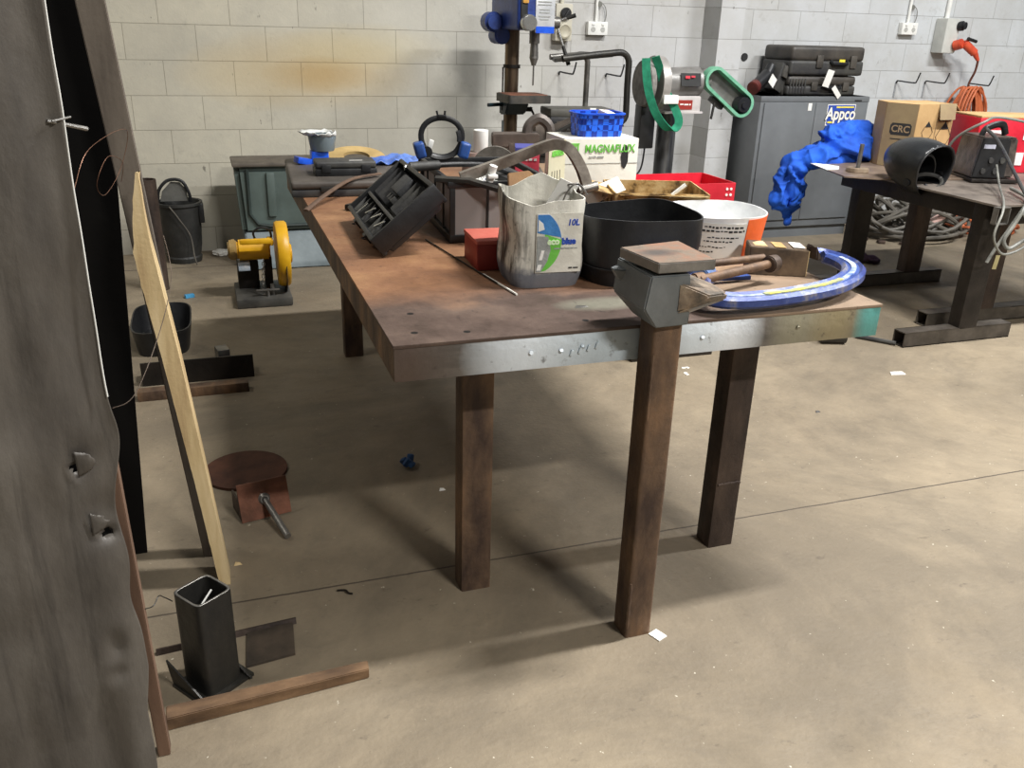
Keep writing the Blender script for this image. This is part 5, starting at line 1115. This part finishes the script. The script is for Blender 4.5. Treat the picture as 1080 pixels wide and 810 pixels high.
# rusty disc and bracket
b = B(); b.cyl((.02, 2.72, .0), (.02, 2.72, .010), .135, seg=40); tag(b.obj('rusty_disc', M('dark_rust_disc', '402418', '5e3826', 12, .8)), 'flat round rusty disc on the shaded floor', 'disc')
T = thing('bolt_bracket', 'rusty square plate bracket with a bolt sticking out, on the floor', 'bracket', (.06, 2.42, 0), R(12))
b = B(); b.hull([(-.075, -.03, .006), (.075, -.03, .006), (-.075, -.024, .006), (.075, -.024, .006), (-.075, .005, .115), (.075, .005, .115), (-.075, .011, .115), (.075, .011, .115)]); b.obj('square_plate', rust_or, T)
b = B(); b.box((-.07, .04, .03), (.006, .10, .06), bev=.001); b.obj('side_leg', rust_dark, T)
b = B(); b.cyl((0, -.0, .062), (.02, -.17, .012), .010, seg=12); b.obj('bolt', steel_gr, T)
b = B(); b.lathe([(.009, 0), (.022, 0), (.013, .012), (.009, .012)], (0, -.008, .06), 16, Matrix.Rotation(R(75), 4, 'X')); b.obj('weld_bead', steel_gr, T)
# square tube with gusset base
T = thing('square_tube_stub', 'dark square steel tube standing on a notched base plate', 'steel tube', (-.103, 1.705, 0), R(36))
def sq(u, z, t):
    x, y = rrect(.092-2*t, .092-2*t, 0, u, 7); return x, y, z*.25
b = B()
bm = bmesh.new(); rg = []
for z_, t in ((0, 0), (.25, 0), (.25, .006), (0, .006)):
    rg.append([bm.verts.new((*rrect(.092-2*t, .092-2*t, 0, k/48, 7), z_)) for k in range(48)])
for i in range(4):
    A_, C_ = rg[i], rg[(i+1) % 4]
    for k in range(48): bm.faces.new((A_[k], A_[(k+1) % 48], C_[(k+1) % 48], C_[k]))
bmesh.ops.recalc_face_normals(bm, faces=bm.faces); b._add(bm); b.obj('tube_wall', steel_dk, T)
b = B()
bm = bmesh.new(); rg = []
for t in (.0005, .0055): rg.append([bm.verts.new((*rrect(.092-2*t, .092-2*t, 0, k/48, 7), .2505)) for k in range(48)])
for k in range(48): bm.faces.new((rg[0][k], rg[0][(k+1) % 48], rg[1][(k+1) % 48], rg[1][k]))
b._add(bm); o = b.obj('cut_rim', steel_gr, T); md = o.modifiers.new('t', 'SOLIDIFY'); md.thickness = .001
b = B(); b.box((.0, .0, .004), (.135, .115, .008)); b.obj('base_plate', steel_dk, T)
b = B(); b.hull([(-.060, -.065, .008), (-.060, .06, .008), (-.064, -.065, .008), (-.064, .06, .008), (-.074, .052, .085), (-.078, .052, .085), (-.066, -.05, .02), (-.062, -.05, .02)]); b.obj('left_gusset', steel_dk, T)
b = B(); b.hull([(.05, -.07, .008), (.055, -.07, .008), (.05, .05, .008), (.055, .05, .008), (.048, .03, .05), (.052, .03, .05)]); b.obj('right_gusset', steel_dk, T)
b = B(); b.cyl((-.13, 1.69, .19), (-.085, 1.725, .235), .0022, seg=6); tag(b.obj('white_rod', white_pl), 'thin white rod standing inside the square steel tube', 'rod')
# flat pieces on the floor
T = thing('flat_bar_plate', 'flat dark bar with a square plate tacked on, right of the tube stub', 'steel plate', (0, 1.84, 0), world=True)
b = B(); b.hull([(-.23, 1.832, .0), (.098, 1.860, .0), (-.23, 1.85, .0), (.098, 1.874, .0), (-.23, 1.838, .014), (.098, 1.866, .014), (-.23, 1.842, .014), (.098, 1.870, .014)]); b.obj('bar', rust_dark, T)
b = B(); b.hull([(-.03, 1.728, .0), (.083, 1.742, .0), (-.022, 1.852, .0), (.09, 1.862, .0), (-.03, 1.728, .006), (.083, 1.742, .006), (-.022, 1.852, .006), (.09, 1.862, .006)]); b.obj('square_plate', M('brown_grey_plate', '3a332c', '5a4e42', 14, .7, .2), T)
b = B(); b.hull([(-.20, 1.575, 0), (.238, 1.612, 0), (-.20, 1.61, 0), (.24, 1.640, 0), (-.20, 1.575, .032), (.238, 1.612, .026), (-.20, 1.615, .034), (.24, 1.642, .028)], .002); tag(b.obj('rusty_bar', M('tan_rust_bar', '54402f', '7d6248', 14, .7, .2, c3='9a7c5e', stretch=(.3, 1, 1))), 'long brown rusty bar lying across the floor at the bottom left', 'steel bar')
# ================================================================ leaning boards at the left
def board(name, pts_front, thick, m_, label, cat='board', nrm=(0, 1, 0)):
    b = B(); n_ = Vector(nrm)*thick; b.hull([Vector(p) for p in pts_front]+[Vector(p)+n_ for p in pts_front], .0015); return tag(b.obj(name, m_), label, cat)
# raw timber: lit broad side
bm = bmesh.new(); prof = [(0, -.080, -.052), (.285, -.108, -.076), (.642, -.148, -.109), (.876, -.178, -.136), (.93, -.178, -.142), (.96, -.175, -.144), (1.0, -.168, -.146), (1.04, -.163, -.146), (1.085, -.153, -.148)]
prof = [(z_, a_, b__) for z_, a_, b__ in prof]; rows = []
for i in range(56):
    z_ = 1.085*i/55
    for (za, a0, b0), (zb_, a1, b1) in zip(prof, prof[1:]):
        if za <= z_ <= zb_+1e-9: k = (z_-za)/(zb_-za); lx_, rx_ = a0+(a1-a0)*k, b0+(b1-b0)*k; break
    jag = (.006*noise.noise(Vector((z_*60, 0, 0))) if z_ > .80 else .0012*noise.noise(Vector((z_*40, 3, 0))))
    yb = 2.08+.03*z_; dpt = .085 if z_ < .85 else .085*(1-.75*(z_-.85)/.235)
    rows.append([bm.verts.new(p) for p in ((lx_+jag, yb, z_), (rx_, yb, z_), (rx_, yb+dpt, z_), (lx_+jag*1.5+.01, yb+dpt, z_))])
for A_, C_ in zip(rows, rows[1:]):
    for k in range(4): bm.faces.new((A_[k], A_[(k+1) % 4], C_[(k+1) % 4], C_[k]))
bm.faces.new(rows[0][::-1]); bm.faces.new(rows[-1]); bmesh.ops.recalc_face_normals(bm, faces=bm.faces)
b = B(); b._add(bm)
tag(b.obj('raw_timber_board', timber), 'pale raw timber board with a splintered top leaning at the left', 'board')
# dark plank behind/left
b = B(); b.hull([(-.262, 2.23, 1.75), (-.200, 2.23, 1.75), (-.118, 2.23, 0), (-.075, 2.23, 0), (-.262, 2.27, 1.75), (-.20, 2.27, 1.75), (-.118, 2.27, 0), (-.075, 2.27, 0)], .002)
tag(b.obj('weathered_plank', timber_dk), 'long grey-brown weathered plank leaning behind the raw timber', 'plank')
b = B(); b.hull([(-.95, 2.30, 0), (-.27, 2.30, 0), (-.95, 2.36, 1.9), (-.165, 2.36, 1.9), (-.95, 2.31, 0), (-.27, 2.31, 0), (-.95, 2.37, 1.9), (-.165, 2.37, 1.9)]); tag(b.obj('shadow_gap_panel', shade_black), 'near-black sheet added as the deep shadow of the gap behind the grey sheet', 'sheet')  # deep shadow of the gap put into a near-black sheet
b = B(); b.hull([(-.30, 1.80, 0), (-.235, 1.80, 0), (-.24, 1.86, 1.9), (-.20, 1.86, 1.9), (-.30, 2.25, 0), (-.235, 2.25, 0), (-.24, 2.25, 1.9), (-.20, 2.25, 1.9)]); 
b.bm.clear()
b.hull([(-.215, 1.505, 0), (-.192, 1.505, 0), (-.215, 1.535, 0), (-.192, 1.535, 0), (-.232, 1.505, .95), (-.209, 1.505, .95), (-.232, 1.535, .95), (-.209, 1.535, .95)], .0015); tag(b.obj('brown_batten', timber_br), 'narrow red-brown batten behind the grey sheet edge at lower left', 'batten')
# foreground sheet with dents, torn holes and ragged edge
T = thing('worn_grey_sheet', 'large scuffed dark grey sheet with torn holes standing upright at the left edge', 'sheet', (-.42, 1.40, 0), world=True)
bm = bmesh.new(); NX, NZ = 110, 260
def edge_x(z):
    e = -.2035+.0085*(z/1.4)
    e += .010*math.exp(-((z-.74)/.055)**2) - .014*math.exp(-((z-.60)/.07)**2) - .012*math.exp(-((z-.42)/.06)**2) + .002*noise.noise(Vector((z*9, 0, 0))) - (.012 if z < .16 else .012*max(0, 1-(z-.16)/.1))
    return e
holes = [(-.262, .700, .007, .012), (-.233, .560, .009, .007), (-.262, .905, .002, .018)]
dents = holes[:2]+[(-.245, .715, .02, .03), (-.235, .60, .02, .03), (-.248, .33, .010, .020), (-.25, .27, .01, .012)]
V = []
for j in range(NZ+1):
    z_ = 2.0*j/NZ; row = []
    for i in range(NX+1):
        u = i/NX; x_ = edge_x(z_) - .85*u**1.25
        y_ = 1.47 - (edge_x(z_)-x_)*.33 + .010*noise.noise(Vector((x_*6, z_*1.1, 3))) + .0035*noise.noise(Vector((x_*22, z_*4, 9))) + .004*math.sin(x_*60+z_*2)*math.exp(-u*3)
        y_ += .012*math.exp(-((z_-.74)/.05)**2-(u/.06)**2)
        for hx, hz, ra, rb in dents:
            d2 = ((x_-hx)/(ra*1.6))**2+((z_-hz)/(rb*1.6))**2; y_ += .013*math.exp(-d2)*(1 if hx > -.25 else .6)
        row.append(bm.verts.new((x_, y_, z_)))
    V.append(row)
for j in range(NZ):
    for i in range(NX):
        c_ = (V[j][i].co+V[j+1][i+1].co)/2; skip = False
        for hx, hz, ra, rb in holes:
            d2 = ((c_.x-hx)/ra)**2+((c_.z-hz)/rb)**2
            if d2 < 1+.7*noise.noise(Vector((c_.x*60, c_.z*60, 1))): skip = True
        if not skip: bm.faces.new((V[j][i], V[j][i+1], V[j+1][i+1], V[j+1][i]))
bmesh.ops.recalc_face_normals(bm, faces=bm.faces)
b = B(); b._add(bm); o = b.obj('sheet', sheet_m, T, angle=60); md = o.modifiers.new('t', 'SOLIDIFY'); md.thickness = .004; md.offset = 0
b = B(); b.hull([(-.232, 1.50, 0), (-.222, 1.50, 1.98), (-.9, 1.30, 0), (-.9, 1.30, 1.98), (-.232, 1.512, 0), (-.222, 1.512, 1.98), (-.9, 1.312, 0), (-.9, 1.312, 1.98)]); b.obj('added_hole_backing', shade_black, T)  # added black backing that keeps the torn holes dark
def petal(x0_, z0_, w_, h_, seed, lift):
    bm = bmesh.new(); g_ = []
    for a in range(9):
        row = []
        for c_ in range(9):
            u, v = a/8, c_/8; wv_ = w_*(1-.45*abs(v-.45)**1.2*2)*(1+.25*noise.noise(Vector((v*5, seed, 0))))
            x_ = x0_+u*wv_; z_ = z0_+(v-.5)*h_*(1-.35*u)+.004*noise.noise(Vector((u*4, v*4, seed)))
            ys = 1.47-(edge_x(z_)-x_)*.33-.003-lift*math.sin(u*2.6)*math.sin(v*3.14+.1)
            row.append(bm.verts.new((x_, ys, z_)))
        g_.append(row)
    for a in range(8):
        for c_ in range(8): bm.faces.new((g_[a][c_], g_[a+1][c_], g_[a+1][c_+1], g_[a][c_+1]))
    b = B(); b._add(bm); o = b.obj('torn_flap', sheet_m, T); md = o.modifiers.new('t', 'SOLIDIFY'); md.thickness = .0015
petal(-.257, .712, .030, .050, 3, .0022); petal(-.252, .590, .028, .042, 8, .0022)
b = B(); b.tube([(edge_x(z_)+.0015, 1.468, z_) for z_ in [.82+.02*k for k in range(58)]], .0013, 8); b.obj('bright_edge_strip', white_pl, T)
b = B(); b.cyl((-.215, 1.46, 1.262), (-.168, 1.50, 1.246), .0028, .0035, seg=8); b.cyl((-.208, 1.455, 1.262), (-.185, 1.475, 1.266), .0018, seg=8); b.obj('edge_screw', steel_gr, T)
b = B(); b.tube(smoothpath([(-.197, 1.49, 1.16), (-.175, 1.55, 1.21), (-.13, 1.72, 1.22), (-.15, 1.75, 1.15), (-.172, 1.65, 1.12), (-.175, 1.58, 1.15), (-.155, 1.60, 1.19), (-.14, 1.68, 1.17), (-.15, 1.72, 1.13)]), .0005, 6); tag(b.obj('copper_wire', M('thin_copper_wire', '6a4a3a', '8c6650', 9, .4, .6)), 'thin copper wire curling out of the grey sheet edge', 'wire')
b = B(); b.tube(smoothpath([(-.195, 1.50, .785), (-.165, 1.60, .77), (-.12, 1.80, .83), (-.10, 2.0, .88), (-.11, 2.08, .95)]), .0009, 6); tag(b.obj('long_thin_wire', M('thin_grey_wire', '55483f', '776a5f', 9, .4, .6)), 'thin curved wire running from the grey sheet towards the raw timber', 'wire')
b = B(); b.tube(smoothpath([(-.200, 1.52, .355), (-.185, 1.54, .345), (-.175, 1.56, .352), (-.17, 1.60, .32), (-.163, 1.68, .252)]), .0012, 6); tag(b.obj('tie_wire', steel_dk), 'twisted tie wire from the batten to the square tube rim', 'wire')

b = B(); b.tube(smoothpath([(.215, 1.965, .004), (.235, 1.955, .008), (.242, 1.945, .005), (.252, 1.94, .004)]), .0028, 6); tag(b.obj('metal_curl', steel_bk), 'small dark metal curl on the floor left of the bench leg', 'curl')
for k_, (x_, y_, lb_) in enumerate(((.62, 2.42, 'pale grit speck on the shaded floor under the bench'), (-.03, 2.17, 'small tan wood chip on the floor in front of the bolt bracket'), (2.23, 2.62, 'dark grit piece on the open floor below the desk'))):
    b = B(); b.hull([(x_-.011, y_-.006, 0), (x_+.012, y_-.005, 0), (x_+.007, y_+.007, 0), (x_-.006, y_+.006, .005), (x_+.005, y_, .006)]); tag(b.obj('floor_chip', (white_paper, timber, steel_bk)[k_]), lb_, 'chip')
